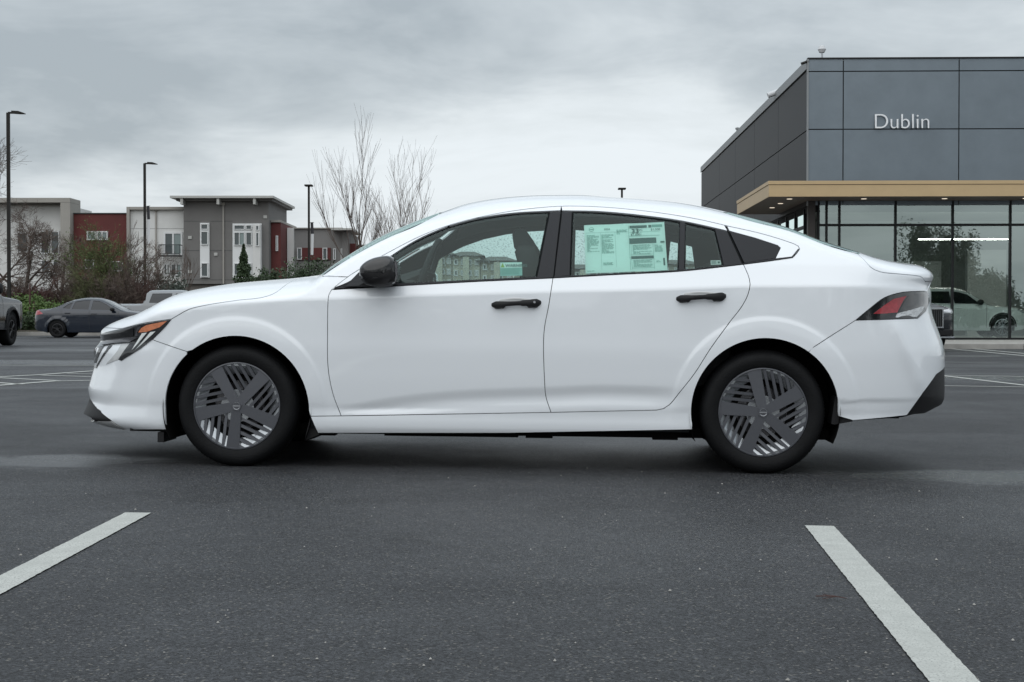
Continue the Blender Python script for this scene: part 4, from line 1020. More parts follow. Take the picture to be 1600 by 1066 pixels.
M['banner'] = mat('black_banner', (.03, .03, .035), .7)
M['bannerw'] = mat('white_banner', (.55, .56, .57), .7)
M['st_grey'] = mat('grey_stucco', (.155, .150, .145), .85, var=.08, vscale=.6, bump=.3, bscale=8)
M['st_lgrey'] = mat('light_grey_stucco', (.205, .20, .195), .85, var=.08, vscale=.6)
M['st_white'] = mat('white_stucco', (.60, .60, .585), .85, var=.07, vscale=.5)
M['st_tan'] = mat('tan_stucco', (.30, .285, .26), .85, var=.07, vscale=.5)
M['st_red'] = mat('brick_red_siding', (.10, .022, .020), .8, var=.15, vscale=.8)
M['st_beige'] = mat('beige_stucco', (.36, .34, .28), .85, var=.1, vscale=.4)
M['st_cream'] = mat('cream_stucco', (.48, .46, .38), .85, var=.1, vscale=.4)
M['rooftile'] = mat('grey_brown_roof', (.11, .10, .09), .8, var=.2, vscale=1)
M['roofedge'] = mat('pale_roof_edge', (.40, .40, .38), .7)
M['pane'] = mat('window_pane_dark', (.045, .060, .062), .12, spec=.8)
M['pane2'] = mat('window_pane_blinds', (.17, .22, .215), .2, spec=.8)
M['wframe'] = mat('white_window_frame', (.65, .66, .66), .6)
M['rail'] = mat('dark_railing', (.03, .035, .035), .6)
M['bark'] = mat('grey_brown_bark', (.075, .062, .052), .9, var=.25, vscale=6)
M['twig'] = mat('brown_twigs', (.10, .075, .062), .9, var=.3, vscale=.8)
M['twig_red'] = mat('reddish_twigs', (.075, .038, .033), .9, var=.3, vscale=.8)
M['twig_green'] = mat('budding_twigs', (.080, .088, .036), .9, var=.3, vscale=.8)
M['drygrass'] = mat('dry_straw', (.17, .115, .065), .9, var=.3, vscale=2)
M['leaf'] = mat('dark_green_leaves', (.030, .052, .020), .7, var=.45, vscale=1.2)
M['leaf_b'] = mat('fresh_green_leaves', (.065, .115, .020), .7, var=.4, vscale=1.2)
M['leaf_c'] = mat('grey_green_leaves', (.055, .070, .055), .7, var=.4, vscale=1.2)
M['mulch'] = mat('damp_mulch_soil', (.055, .045, .030), .95, var=.4, vscale=.9)
M['lawn'] = mat('rough_lawn', (.035, .055, .018), .95, var=.4, vscale=.7)

def text_mesh(txt, size, depth, name, m, parent, loc, rot, bevel=0):
    cu = bpy.data.curves.new('t', 'FONT'); cu.body = txt; cu.size = size; cu.extrude = depth; cu.offset = bevel
    ob = bpy.data.objects.new('t', cu); COL.objects.link(ob); bpy.context.view_layer.update()
    me = bpy.data.meshes.new_from_object(ob.evaluated_get(bpy.context.evaluated_depsgraph_get())); bpy.data.objects.remove(ob)
    me.materials.clear(); me.materials.append(m)
    o = bpy.data.objects.new(name, me); COL.objects.link(o); o.parent = parent; o.location = loc; o.rotation_euler = rot; return o

# ------------------------------------------------------------------ dealership
DF_ = 49.0; X0 = (1262 - 800) / F * DF_
def zf(v, D=DF_): return HC + (497 - v) / F * D
def xf(u, D=DF_): return (u - 800) / F * D
YAW = -math.radians(1.54)
g0 = gz(10) + .14                                    # pavement level
dl = empty('dealership_building', (X0, DF_, 0), YAW)
tag(dl, 'slate-grey panelled showroom with gold canopy and glass front on the right', 'building')
W_ = 26.0; DEP = 35.0
TOP = zf(94); S1 = zf(113); S2 = zf(203); CB = 4.50
def lx(u, D=DF_): return xf(u, D) - X0
colsx = [0, lx(1316), lx(1495), lx(1495) + (lx(1495) - lx(1316)), W_]
# structure behind the panels
mb = MB(); mb.box(.06, W_, .06, .30, CB - .2, TOP - .03); mb.box(.06, .30, .3, DEP, CB - .2, TOP - .03); mb.box(W_ - .3, W_, .3, DEP, g0, TOP - .05); mb.box(.3, W_ - .3, DEP - .3, DEP, g0, TOP - .05)
mb.box(.06, .30, 9.0, DEP, g0, CB - .2)
mb.build('wall_core', M['joint'], dl)
for i in range(4):
    for z0, z1 in ((CB, S2), (S2, S1), (S1, TOP)):
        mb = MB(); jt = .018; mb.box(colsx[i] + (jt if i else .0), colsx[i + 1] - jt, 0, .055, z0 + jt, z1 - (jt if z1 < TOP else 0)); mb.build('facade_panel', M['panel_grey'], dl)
ys_ = [0.0, 6.5, 13.0, 19.5, 26.0, DEP]
for i in range(5):
    for z0, z1 in ((CB, S2), (S2, TOP - .33)):
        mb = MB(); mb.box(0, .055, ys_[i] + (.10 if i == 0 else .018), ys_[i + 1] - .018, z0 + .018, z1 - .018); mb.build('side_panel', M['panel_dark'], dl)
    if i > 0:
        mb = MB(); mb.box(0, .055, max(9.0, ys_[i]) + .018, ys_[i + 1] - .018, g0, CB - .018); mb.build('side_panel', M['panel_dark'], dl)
mb = MB(); mb.box(-.05, .12, .08, DEP, TOP - .30, TOP); mb.build('roof_coping', M['coping'], dl)
mb = MB(); mb.box(-.045, -.002, -.045, .08, CB, TOP); mb.build('corner_trim', M['coping'], dl)
mb = MB(); mb.box(-.03, W_, -.04, .2, TOP, TOP + .05); mb.build('parapet_cap', M['mullion'], dl)
mb = MB(); mb.box(.1, W_ - .1, .2, DEP - .1, TOP - .5, TOP - .4); mb.build('roof_deck', M['joint'], dl)
text_mesh('Dublin', .70, .03, 'sign_lettering', M['letter'], dl, (lx(1361.5), -.08, zf(202.5)), (math.pi / 2, 0, 0), bevel=-.008)
# canopy
CD = 47.2; cyf = CD - DF_
cx0 = xf(1201, CD) - X0 + .05; ct = zf(283, CD); cb = zf(307.5, CD); cm = ct - (ct - cb) * .24
cyb = 6.3
mb = MB(); mb.box(cx0 + .03, W_, cyf + .03, -.06, cb + .02, ct - .05); mb.box(cx0 + .03, -.06, -.06, cyb - .03, cb + .02, ct - .05); cn = mb.build('canopy', M['joint'], dl)
for nm, z0, z1, pr in (('fascia_board', cb, cm - .008, 0), ('fascia_cap', cm + .008, ct, -.02)):
    mb = MB(); mb.box(cx0 + pr, W_, cyf + pr, cyf + .03, z0, z1); mb.build(nm, M['gold'], cn)
    mb = MB(); mb.box(cx0 + pr, cx0 + .03, cyf + .032, cyb, z0, z1); mb.build(nm, M['gold'], cn)
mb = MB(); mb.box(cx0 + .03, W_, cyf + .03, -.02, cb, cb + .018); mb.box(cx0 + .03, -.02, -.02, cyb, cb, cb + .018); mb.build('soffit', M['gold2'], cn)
for x, y in [(cx0 + .8, cyf + .9 + i * 1.9) for i in range(3)] + [(cx0 + 3.2 + 2.6 * i, cyf + .9) for i in range(6)]:
    mb = MB(); mb.lathe([(.0, 0), (.09, 0), (.09, .01)], (x, y, cb - .012), axis='z', n=12); mb.build('downlight', M['downlight'], cn)
# glazing
gt = cb + .05; gb = zf(530.5); GY = .05
mb = MB(); mb.box(.30, W_, GY - .02, GY + .15, gt - .10, gt + .25); mb.box(.30, W_, GY - .04, GY + .12, g0, gb + .06); mb.build('glazing_head_and_sill', M['mullion'], dl)
mull = [.35, lx(1291), lx(1311), lx(1398), lx(1486.5), lx(1575.5)]
while mull[-1] < W_ - 2: mull.append(mull[-1] + 1.88)
zt_ = zf(352)
for i, x in enumerate(mull):
    mb = MB(); mb.box(x - .035, x + .035, GY - .06, GY + .10, gb, gt); mb.build('mullion', M['mullion'], dl)
    if i < len(mull) - 1:
        x1 = mull[i + 1]
        mb = MB(); mb.box(x + .036, x1 - .036, GY - .05, GY + .09, zt_ - .04, zt_ + .04); mb.build('transom', M['mullion'], dl)
        for z0, z1 in ((gb + .06, zt_ - .042), (zt_ + .042, gt - .11)):
            tilt = random.uniform(-.003, .003)
            mb = MB(); mb.add([(x + .03, GY, z0), (x1 - .03, GY, z0), (x1 - .03, GY + tilt, z1), (x + .03, GY + tilt, z1)], [(0, 1, 2, 3)]); mb.build('glass_pane', M['store'], dl)
# side glazing behind the corner column
for i in range(5):
    y = 1.0 + i * 1.9
    mb = MB(); mb.box(.02, .14, y - .04, y + .04, g0, gt); mb.build('mullion', M['mullion'], dl)
    if i < 4:
        for z0, z1 in ((gb, zt_ - .05), (zt_ + .05, gt - .25)):
            mb = MB(); mb.add([(.08, y + .04, z0), (.08, y + 1.86, z0), (.08, y + 1.86, z1), (.08, y + .04, z1)], [(0, 1, 2, 3)]); mb.build('glass_pane', M['store'], dl)
        mb = MB(); mb.box(.03, .13, y + .05, y + 1.85, zt_ - .05, zt_ + .05); mb.build('transom', M['mullion'], dl)
for y0_, y1_ in ((-.02, .24), (8.6, 9.0)):
    mb = MB(); mb.box(0, .24, y0_, y1_, g0, cb); mb.build('corner_column', M['brown_col'], dl, bevel=.01)
mb = MB(); mb.box(.02, .28, .24, 9.0, gt - .25, CB); mb.build('side_header', M['joint'], dl)
# showroom interior
mb = MB(); mb.box(.3, W_ - .3, .2, DEP - .3, g0 - .1, g0 + .03); mb.build('showroom_floor', M['tile'], dl)
mb = MB(); mb.box(.3, W_ - .3, .2, DEP - .3, 4.75, 4.85); mb.build('showroom_ceiling', M['intdark'], dl)
mb = MB(); mb.box(2.2, W_ - .4, 11.0, 11.3, g0, 4.7); mb.build('partition_wall', M['intdark'], dl)
mb = MB(); mb.box(lx(1500, 57), lx(1560, 57), 8.0, 8.3, g0, 3.4); mb.box(lx(1425, 57), lx(1470, 57), 9.0, 9.3, g0, 3.0); mb.build('display_wall', M['intwall'], dl)
for x0_, x1_, y, z in ((lx(1428, 54), lx(1571, 54), 5.0, zf(374.5, 54)), (lx(1640, 54), lx(1780, 54), 5.0, zf(374.5, 54))):
    mb = MB(); mb.box(x0_, x1_, y, y + .08, z - .012, z + .012); mb.build("strip_light", M['strip'], dl)
# things on the roof
def rooftop(name, label, cat, u, v, D, build):
    p = at(u, v, D); t = empty(name, p); tag(t, label, cat); build(t); return t
def cam_ball(t):
    mb = MB(); mb.tube([(0, 0, -.55), (0, 0, .12)], .03, 8); mb.build('mast', M['steel'], t)
    mb = MB(); mb.lathe([(0, -.14), (.09, -.11), (.14, 0), (.09, .11), (0, .14)], (0, .03, 0), axis='z', n=20); mb.build('dome', M['bannerw'], t, smooth=True)
rooftop('wifi_antenna', 'small white round antenna on a short mast above the corner roof edge', 'antenna', 1284.5, 77, DF_ + .8, cam_ball)
def cam_white(t):
    mb = MB(); mb.tube([(-.2, 0, -.09), (.28, 0, .08)], [.10, .11], 12); mb.build('camera_body', M['bannerw'], t, smooth=True)
    mb = MB(); mb.tube([(.05, 0, -.02), (.25, 0, -.25)], .04, 8); mb.build('bracket', M['coping'], t)
rooftop('security_camera', 'white bullet camera halfway down the sloping side roof edge', 'security camera', 1208, 145.5, DF_ + 7.0, cam_white)
def cam_black(t):
    mb = MB(); mb.tube([(-.13, 0, -.06), (.12, 0, .03)], .045, 10); mb.build('camera_body', M['pole'], t, smooth=True)
    mb = MB(); mb.tube([(.05, 0, 0), (.10, .05, -.10)], .02, 8); mb.build('bracket', M['pole'], t)
rooftop('security_camera', 'tiny black camera at the top left corner of the slate facade', 'security camera', 1258, 97, DF_, cam_black)
def vent(t):
    mb = MB(); mb.tube([(0, 0, -.35), (0, 0, .05)], .06, 8); mb.lathe([(0, .05), (.11, .05), (.11, .12), (0, .16)], (0, 0, 0), axis='z', n=10); mb.build('pipe', M['coping'], t)
rooftop('roof_vent', 'little grey vent pipe low down on the far side roof edge', 'vent pipe', 1152.5, 204, 70, vent)

# pavement and kerbs
def slab(name, x0, x1, y0, y1, z0, z1, m, **k):
    mb = MB(); mb.box(x0, x1, y0, y1, z0, z1); return tag(mb.build(name, m, None, bevel=.01), kind='structure', **k)
ky = gpix(1500, 545.5)[1]
slab('showroom_pavement', 5.2, 40, ky + .16, DF_ + 60, -.4, g0, M['concrete'])
xk = 5.2; random.seed(4)
while xk < 34:
    slab('kerb_stone', xk, xk + 2.97, ky, ky + .15, -.4, g0 + .004, M['concrete']); xk += 3.0
mb = MB(); 
# left landscape strip with kerb
kl = 59.6; gL = gz(-20)
for i in range(28):
    x = -46 + i * 2.0
    slab('kerb_stone', x, x + 1.97, kl, kl + .16, -.3, gz(x) + .15 + (0 if x < -8 else 0), M['concrete'])
def terrain():
    nx, ny = 60, 26; vs = []
    for j in range(ny):
        y = kl + .16 + (j / (ny - 1)) ** 1.3 * 55
        for i in range(nx):
            x = -60 + 72 * i / (nx - 1)
            z = gz(x) + .13 + min(1, (y - kl) / 8) * (.35 + .25 * math.sin(x * .31) * math.cos(y * .4)) + random.uniform(-.04, .04)
            vs.append((x, y, z))
    return vs, [(j * nx + i, j * nx + i + 1, (j + 1) * nx + i + 1, (j + 1) * nx + i) for j in range(ny - 1) for i in range(nx - 1)]
v_, f_ = terrain(); o = mesh_obj('planted_bank', v_, f_, M['mulch'], None, smooth=True); tag(o, kind='structure')
def gtuft(name, label, cx, cy, n, wx, wy, h, m, z=None):
    mb = MB()
    for _ in range(n):
        x = cx + random.gauss(0, wx / 2); y = cy + random.uniform(-wy, wy) / 2; b = gz(x) + .2 + min(1, max(0, y - kl) / 8) * .2
        dx, dy = random.gauss(0, .12), random.gauss(0, .1); hh = h * random.uniform(.5, 1.1); w = .02
        mb.add([(x - w, y, b), (x + w, y, b), (x + dx, y + dy, b + hh)], [(0, 1, 2)])
    return tag(mb.build(name, m), label, kind='stuff')
gtuft('dry_grass', 'tawny dry ornamental grass behind the grey-blue sedan', -15, kl + 7, 9000, 16, 6, .9, M['drygrass'])
gtuft('rough_grass', 'short green grass on the bank by the kerb', -19, kl + 3, 6000, 14, 4, .22, M['lawn'])

# ------------------------------------------------------------------ vegetation
def bare_tree(name, label, base, height, m=None, spread=.55, levels=5, nb=4, r0=None, up=.25, seed=1, group=None, stems=1, cat='tree', low=.25, twig_r=.010, lean=0, leafm=None, leafn=0, wob=.11):
    R = random.Random(seed); t = empty(name, base); tag(t, label, cat, group); tr = MB(); tw = MB(); r0 = r0 or height * .014; lv = MB()
    def grow(p, d, L, r, lev):
        n = 3 if lev > 2 else 4; pts = [p]; q = p.copy(); dd = d.copy()
        for i in range(n):
            dd = (dd + Vector((R.gauss(0, wob), R.gauss(0, wob), R.gauss(0, .05) + up * .12))).normalized(); q = q + dd * L / n; pts.append(q.copy())
        r1 = max(r * .45, twig_r * .55)
        rad = [r + (r1 - r) * i / n for i in range(n + 1)]
        (tr if lev == 0 else tw).tube(pts, rad, 6 if lev == 0 else (4 if lev < 3 else 3), cap=False)
        if lev >= levels - 1:
            for _ in range(leafn):
                c = pts[R.randint(0, n)] + Vector([R.gauss(0, .12) for _ in range(3)]); s_ = R.uniform(.02, .05)
                a = Vector([R.gauss(0, 1) for _ in range(3)]).normalized(); b = a.orthogonal().normalized()
                lv.add([c - a * s_, c + b * s_, c + a * s_], [(0, 1, 2)])
            return
        k = nb + (1 if R.random() < .5 else 0)
        for i in range(k):
            f = low + (1 - low) * (i + R.random() * .8) / k if lev == 0 else R.uniform(.25, 1)
            f = min(f, 1); s_ = f * n; j = min(int(s_), n - 1); pp = pts[j].lerp(pts[j + 1], s_ - j)
            ang = R.uniform(.6, 1.15) * spread; az = R.uniform(0, 2 * math.pi) if lev else 2.4 * i + R.random()
            u = dd.orthogonal().normalized(); v = dd.cross(u); nd = (dd * math.cos(ang) + (u * math.cos(az) + v * math.sin(az)) * math.sin(ang)); nd.z += up; nd.normalize()
            grow(pp, nd, L * R.uniform(.45, .72) * (1.15 - .35 * f if lev == 0 else 1), max(rad[j] * .6, twig_r * .6), lev + 1)
    for s_ in range(stems):
        a = 2 * math.pi * s_ / max(stems, 1) + R.random(); tilt = 0 if stems == 1 else R.uniform(.1, .45)
        d = Vector((math.cos(a) * tilt + lean, math.sin(a) * tilt, 1)).normalized()
        grow(Vector((math.cos(a) * .1 * (stems > 1), math.sin(a) * .1 * (stems > 1), 0)), d, height * (.62 if stems == 1 else R.uniform(.4, .6)), r0 if stems == 1 else r0 * .5, 0)
    tr.build('trunk', M['bark'], t, smooth=True, autos=80); tw.build('crown', m or M['twig'], t)
    if leafn: lv.build('buds', leafm, t)
    return t
def bush(name, label, base, rx, ry, rz, n, m, leaf=.05, seed=1, group=None, cat='shrub', cone=False, twigs=True):
    R = random.Random(seed); t = empty(name, base); tag(t, label, cat, group); mb = MB()
    cl = [(Vector((R.gauss(0, .45) * rx, R.gauss(0, .45) * ry, rz * R.uniform(.25, .85))), R.uniform(.2, .5)) for _ in range(26)]
    for i in range(n):
        if cone:
            h = R.random() ** 1.3; rr_ = (1 - h) * (.85 + .18 * math.sin(h * 46)) ; a = R.uniform(0, 6.283); k = R.uniform(.35, 1.05)
            c = Vector((math.cos(a) * rx * rr_ * k, math.sin(a) * ry * rr_ * k, rz * (h * .95 + .03) - .12 * rr_ * k))
        else:
            q, s_ = R.choice(cl); d = Vector([R.gauss(0, 1) for _ in range(3)]).normalized() * s_ * R.uniform(.5, 1.1)
            c = q + Vector((d.x * rx, d.y * ry, d.z * rz * .7)); c.z = max(c.z, .03)
        a = Vector([R.gauss(0, 1) for _ in range(3)]).normalized(); b = a.orthogonal().normalized(); L = leaf * R.uniform(.6, 1.4)
        mb.add([c - a * L, c + b * L * .5, c + a * L, c - b * L * .5], [(0, 1, 2, 3)])
    mb.build('crown', m, t)
    st = MB()
    for i in range(7 if not cone else 1):
        a = R.uniform(0, 6.28); st.tube([(0, 0, -.1), (math.cos(a) * rx * .3 * (not cone), math.sin(a) * ry * .3 * (not cone), rz * .45), (math.cos(a) * rx * .6 * (not cone), math.sin(a) * ry * .5 * (not cone), rz * (.75 if not cone else .97))], [.03, .02, .006] if not cone else [.07, .04, .01], 5)
    st.build('stem', M['bark'], t)
    return t
def gp(u, D, dz=.3):            # ground spot under image column u at distance D
    D = D + 3.6 if D < 70 else D
    x = (u - 800) / F * D; return (x, D, gz(x) + dz)
def hgt(v, D, dz=.3, u=200):
    D = D + 3.6 if D < 70 else D
    return zf(v, D) - gz((u - 800) / F * D) - dz
# two young trees seen over the bonnet, and a third behind them
bare_tree('bare_tree', 'tall slender leafless tree rising behind the windscreen, tallest of the group', gp(566, 75, .2), hgt(190, 75, .2, 566) * .84, spread=.42, levels=4, nb=7, up=.30, seed=12, low=.14, r0=.058, twig_r=.0085, wob=.035)
bare_tree('bare_tree', 'leafless tree with wide fanning twigs right beside the tallest one', gp(616, 74, .2), hgt(255, 74, .2, 618) * 1.02, spread=.46, levels=4, nb=6, up=.26, seed=23, low=.10, r0=.05, twig_r=.008, wob=.04)
bare_tree('bare_tree', 'small bare tree whose tips show just above the start of the car roof', gp(662, 78, .2), hgt(285, 78, .2, 662) * .98, spread=.42, levels=4, nb=5, up=.28, seed=5, low=.12, r0=.055, twig_r=.008, wob=.04)
bare_tree('bare_tree', 'leafless grey tree cut by the left edge of the picture behind the first lamp post', gp(-22, 62), hgt(215, 62), spread=.7, levels=6, nb=4, up=.05, seed=31, r0=.12, twig_r=.009)
bare_tree('bare_tree', 'low wide leafless tree in front of the tan framed house', gp(32, 64), hgt(318, 64), spread=.9, levels=6, nb=5, up=.02, seed=7, r0=.13, low=.2, twig_r=.009)
bare_tree('bare_tree', 'bare brownish tree between the tan framed house and the red house', gp(95, 66), hgt(352, 66), spread=.85, levels=6, nb=4, up=.04, seed=8, r0=.11, low=.15, twig_r=.009)
bare_tree('budding_tree', 'rounded multi-stemmed tree with yellow-green buds in front of the red house', gp(170, 64), hgt(338, 64), M['twig_green'], spread=.6, levels=5, nb=4, up=.10, seed=9, stems=6, r0=.12, twig_r=.009, leafm=M['leaf_b'], leafn=1)
bare_tree('bare_tree', 'leafless many-stemmed shrub-like tree in front of the white house', gp(212, 63), hgt(355, 63), M['twig'], spread=.6, levels=5, nb=4, up=.12, seed=13, stems=5, r0=.10, twig_r=.009)
bare_tree('bare_tree', 'thin reddish sapling beside the grey tower corner', gp(277, 80), hgt(385, 80), M['twig'], spread=.4, levels=4, nb=4, up=.3, seed=15, r0=.05, twig_r=.009)
for i, (u, D, v, m, lab) in enumerate([(52, 60.5, 440, 'twig_red', 'reddish bare thicket left of the tail of the grey-blue sedan'), (80, 61.5, 418, 'twig_red', 'dark red bare thicket above the rear window of the grey-blue sedan'),
                                 (118, 61, 408, 'twig', 'brown bare thicket above the roof of the grey-blue sedan'), (150, 60.5, 413, 'twig_green', 'greenish bare thicket behind the windscreen of the grey-blue sedan'),
                                 (186, 60, 416, 'twig', 'brown bare thicket between the grey-blue sedan and the second lamp post'), (215, 61, 424, 'twig_red', 'low reddish thicket at the foot of the second lamp post'), (12, 61, 413, 'twig', 'tangled bare thicket at the foot of the first lamp post')]):
    bare_tree('bare_shrub', lab, gp(u, D), hgt(v, D), M[m], spread=.75, levels=5, nb=4, up=.07, seed=40 + i, stems=9, r0=.05, twig_r=.009, cat='shrub')
bush('green_shrub', 'bright green low shrub right of the dark pickup at the left edge', gp(40, 58.5, .25), 1.1, .9, 1.45, 3000, M['leaf_b'], .06, 2)
bush('green_shrub', 'green creeping shrub behind the tail of the grey-blue sedan', gp(74, 58, .2), 1.4, .9, 1.15, 3000, M['leaf_b'], .06, 3)
bush('green_shrub', 'dark green shrub low beside the wheel of the dark pickup', gp(38, 57.2, .1), .9, .6, .8, 2000, M['leaf'], .05, 4)
bush('green_shrub', 'dull green shrub behind the roof of the grey-blue sedan', gp(128, 59, .2), 1.6, .9, 1.2, 2500, M['leaf'], .06, 5)
bush('grey_green_shrub', 'grey-green rounded shrub at the foot of the white house', gp(262, 78, .3), 1.0, .9, 2.6, 4200, M['leaf_c'], .07, 6)
bush('conifer', 'small dark conifer with a drooping tip in front of the grey tower', gp(381, 80, .3), 1.35, 1.2, hgt(380, 80, .3, 380), 6500, M['leaf'], .075, 8, cat='tree', cone=True)
bush('green_shrub', 'feathery green shrub right of the small conifer', gp(413, 80, .3), 1.1, .8, hgt(416, 80, .3, 413), 4200, M['leaf'], .07, 9)
bush('green_shrub', 'rounded dark hedge shrub above the base of the windscreen', gp(484, 82, .3), 1.9, 1.0, hgt(406, 82, .3, 484), 7000, M['leaf'], .07, 10)
# rusty fence rods by the bank
for u, v0 in ((46, 440), (52, 470)):
    p = gp(u, 57.5, .1); mb = MB(); mb.tube([(p[0], p[1], p[2]), (p[0] + .03, p[1], zf(v0, 57.5))], .035, 6)
    tag(mb.build('stake', M['twig_red']), 'thin rusty stake between the dark pickup and the sedan, the ' + ('taller' if u == 46 else 'shorter') + ' of two', 'stake')

# ------------------------------------------------------------------ lamp posts
def lamp_post(u, v, D, label, arm=1, banner=False, low=0):
    x = (u - 800) / F * D; zt = zf(v, D); b = gz(x) + .1
    t = empty('lamp_post', (x, D, b)); tag(t, label, 'lamp post', 'lamp posts round the car park'); H = zt - b
    mb = MB(); mb.box(-.062, .062, -.062, .062, 0, H); mb.build('pole', M['pole'], t, bevel=.01)
    mb = MB(); mb.tube([(0, 0, 0), (0, 0, .75)], .28, 16); mb.build('concrete_base', M['concrete'], t)
    L = .66
    if arm == 1:
        mb = MB(); mb.box(0, .18, -.05, .05, H - .04, H + .03); mb.build('arm', M['pole'], t)
        mb = MB(); mb.loft([[(.16, -.12, H - .03), (.16, .12, H - .03), (.16, .12, H + .07), (.16, -.12, H + .07)], [(.45, -.17, H - .045), (.45, .17, H - .045), (.45, .17, H + .05), (.45, -.17, H + .05)], [(L, -.13, H - .05), (L, .13, H - .05), (L, .13, H - .02), (L, -.13, H - .02)]]); mb.build('lamp_head', M['pole'], t)
    else:
        mb = MB(); mb.box(-.24, .24, -.30, .30, H - .03, H + .07); mb.build('lamp_head', M['pole'], t, bevel=.02)
    if banner:
        z1 = H - 2.25; z0 = z1 - 2.0
        mb = MB(); mb.tube([(.05, 0, z1), (.34, -.25, z1)], .015, 6); mb.tube([(.05, 0, z0), (.34, -.25, z0)], .015, 6); mb.build('banner_arm', M['pole'], t)
        mb = MB(); mb.add([(.1, -.02, z1), (.30, -.24, z1), (.33, -.22, (z0 + z1) / 2 + .3), (.12, 0, (z0 + z1) / 2 + .3)], [(0, 1, 2, 3)]); mb.build('banner', M['banner'], t)
        mb = MB(); mb.add([(.1, -.02, z0), (.30, -.24, z0), (.33, -.22, (z0 + z1) / 2 + .3), (.12, 0, (z0 + z1) / 2 + .3)], [(0, 1, 2, 3)]); mb.build('banner_lower_half', M['bannerw'], t)
    return t
lamp_post(14.5, 177, 59, 'tall dark lamp post nearest the left edge, the highest of them')
lamp_post(227, 256, 78, 'dark lamp post in front of the white house, with a banner', banner=True)
lamp_post(483, 291, 91, 'lamp post before the low grey house, with a small flat head and banner', arm=0, banner=True)
lamp_post(971.5, 296, 94, 'lamp post of which only the head shows above the car roof', arm=0)

# ------------------------------------------------------------------ houses
AD = 120.0
def hx(u, D=AD): return (u - 800) / F * D
class House:
    def __init__(s, label, D=AD, name='apartment_building', group='modern apartment blocks behind the car park'):
        s.D = D; s.t = empty(name, (0, 0, 0)); tag(s.t, label, 'building', group)
    def box(s, name, u0, u1, v0, v1, m, y0=0, y1=10, par=None):
        D = s.D + max(y0, 0) * 0; x0, x1 = hx(u0, s.D), hx(u1, s.D); z1 = zf(v0, s.D); z0 = zf(v1, s.D)
        mb = MB(); mb.box(x0, x1, s.D + y0, s.D + y1, z0, z1); return mb.build(name, M[m], par or s.t)
    def win(s, u0, u1, v0, v1, cols=2, y=0, pane='pane', rows=1, fr=.09, second='pane2'):
        x0, x1 = hx(u0, s.D), hx(u1, s.D); z1 = zf(v0, s.D); z0 = zf(v1, s.D); Y = s.D + y
        mb = MB(); f = fr
        mb.box(x0, x1, Y - .05, Y + .12, z1 - f, z1); mb.box(x0, x1, Y - .05, Y + .12, z0, z0 + f)
        for k in range(cols + 1):
            xx = x0 + (x1 - x0 - f) * k / cols; mb.box(xx, xx + f, Y - .045, Y + .12, z0 + f, z1 - f)
        w = mb.build('window', M['wframe'], s.t)
        for k in range(cols):
            xa = x0 + (x1 - x0 - f) * k / cols + f; xb = x0 + (x1 - x0 - f) * (k + 1) / cols
            q = MB(); q.box(xa + .003, xb - .003, Y + .02, Y + .05, z0 + f, z1 - f); q.build('pane', M[pane if k % 2 == 0 else second], w)
        return w
    def rail(s, u0, u1, v0, v1, y=-.9):
        x0, x1 = hx(u0, s.D), hx(u1, s.D); z1 = zf(v0, s.D); z0 = zf(v1, s.D); mb = MB(); Y = s.D + y
        mb.box(x0, x1, Y, Y + .06, z1 - .06, z1); mb.box(x0, x1, Y, Y + .06, z0 + .1, z0 + .15)
        mb.box(x0, x0 + .06, Y, -y + Y, z1 - .06, z1); mb.box(x1 - .06, x1, Y, -y + Y, z1 - .06, z1)
        n = 16
        for k in range(n + 1): xx = x0 + (x1 - x0 - .05) * k / n; mb.box(xx, xx + (.05 if k in (0, n) else .022), Y + .01, Y + .04, z0, z1 - .06)
        mb.build('balcony_rail', M['rail'], s.t)
        mb = MB(); mb.box(x0, x1, Y, -y + Y, z0 - .08, z0 + .04); mb.build('balcony_slab', M['rail'], s.t)
BOT = 545
def spout(h, u, v0, v1, y):
    x = hx(u, h.D); mb = MB(); mb.box(x - .06, x + .06, h.D + y - .12, h.D + y, zf(v1, h.D), zf(v0, h.D)); mb.box(x - .14, x + .14, h.D + y - .16, h.D + y, zf(v0, h.D), zf(v0, h.D) + .22); mb.build('downpipe', M['st_tan'], h.t)
def wvent(h, u, v, y):
    x = hx(u, h.D); z = zf(v, h.D); mb = MB(); mb.box(x - .14, x + .14, h.D + y - .07, h.D + y, z - .12, z + .12); mb.build('wall_vent', M['roofedge'], h.t)
h = House('white flat-roofed house inside a tall tan portal frame at the far left')
h.box('wall', -60, 95, 318, BOT, 'st_white', 1.2, 9)
h.box('portal_beam', -60, 112, 310, 317, 'st_tan', -.3, 2.6); h.box('portal_column', 97, 112, 317.3, BOT, 'st_tan', -.3, 2.6); h.box('upper_wall', 8, 95, 318.5, 321, 'st_tan', 1.0, 1.19)
for a in ((57, 71, 360, 396), (73, 87, 360, 396), (58, 72, 406, 428), (76, 86, 406, 428), (20, 38, 362, 394)): h.win(*a, cols=1, y=1.1)
h = House('dark red flat house between the tan frame and the white house')
h.box('wall', 112.5, 198, 334, BOT, 'st_red', .6, 9.5); h.box('roof_edge', 112.5, 198, 332.2, 333.6, 'rail', .5, 9.6)
h.win(133.5, 148, 361, 375, 1, y=.5, pane='pane2'); h.win(149, 166.5, 361, 375, 2, y=.5, pane='pane2'); h.win(130, 145, 405, 420, 1, y=.5); h.win(170, 190, 408, 424, 1, y=.5)
h = House('white rendered house with a tan outline, a balcony door and a railing')
h.box('wall', 203, 289.5, 328, 452, 'st_white', .35, 9.5)
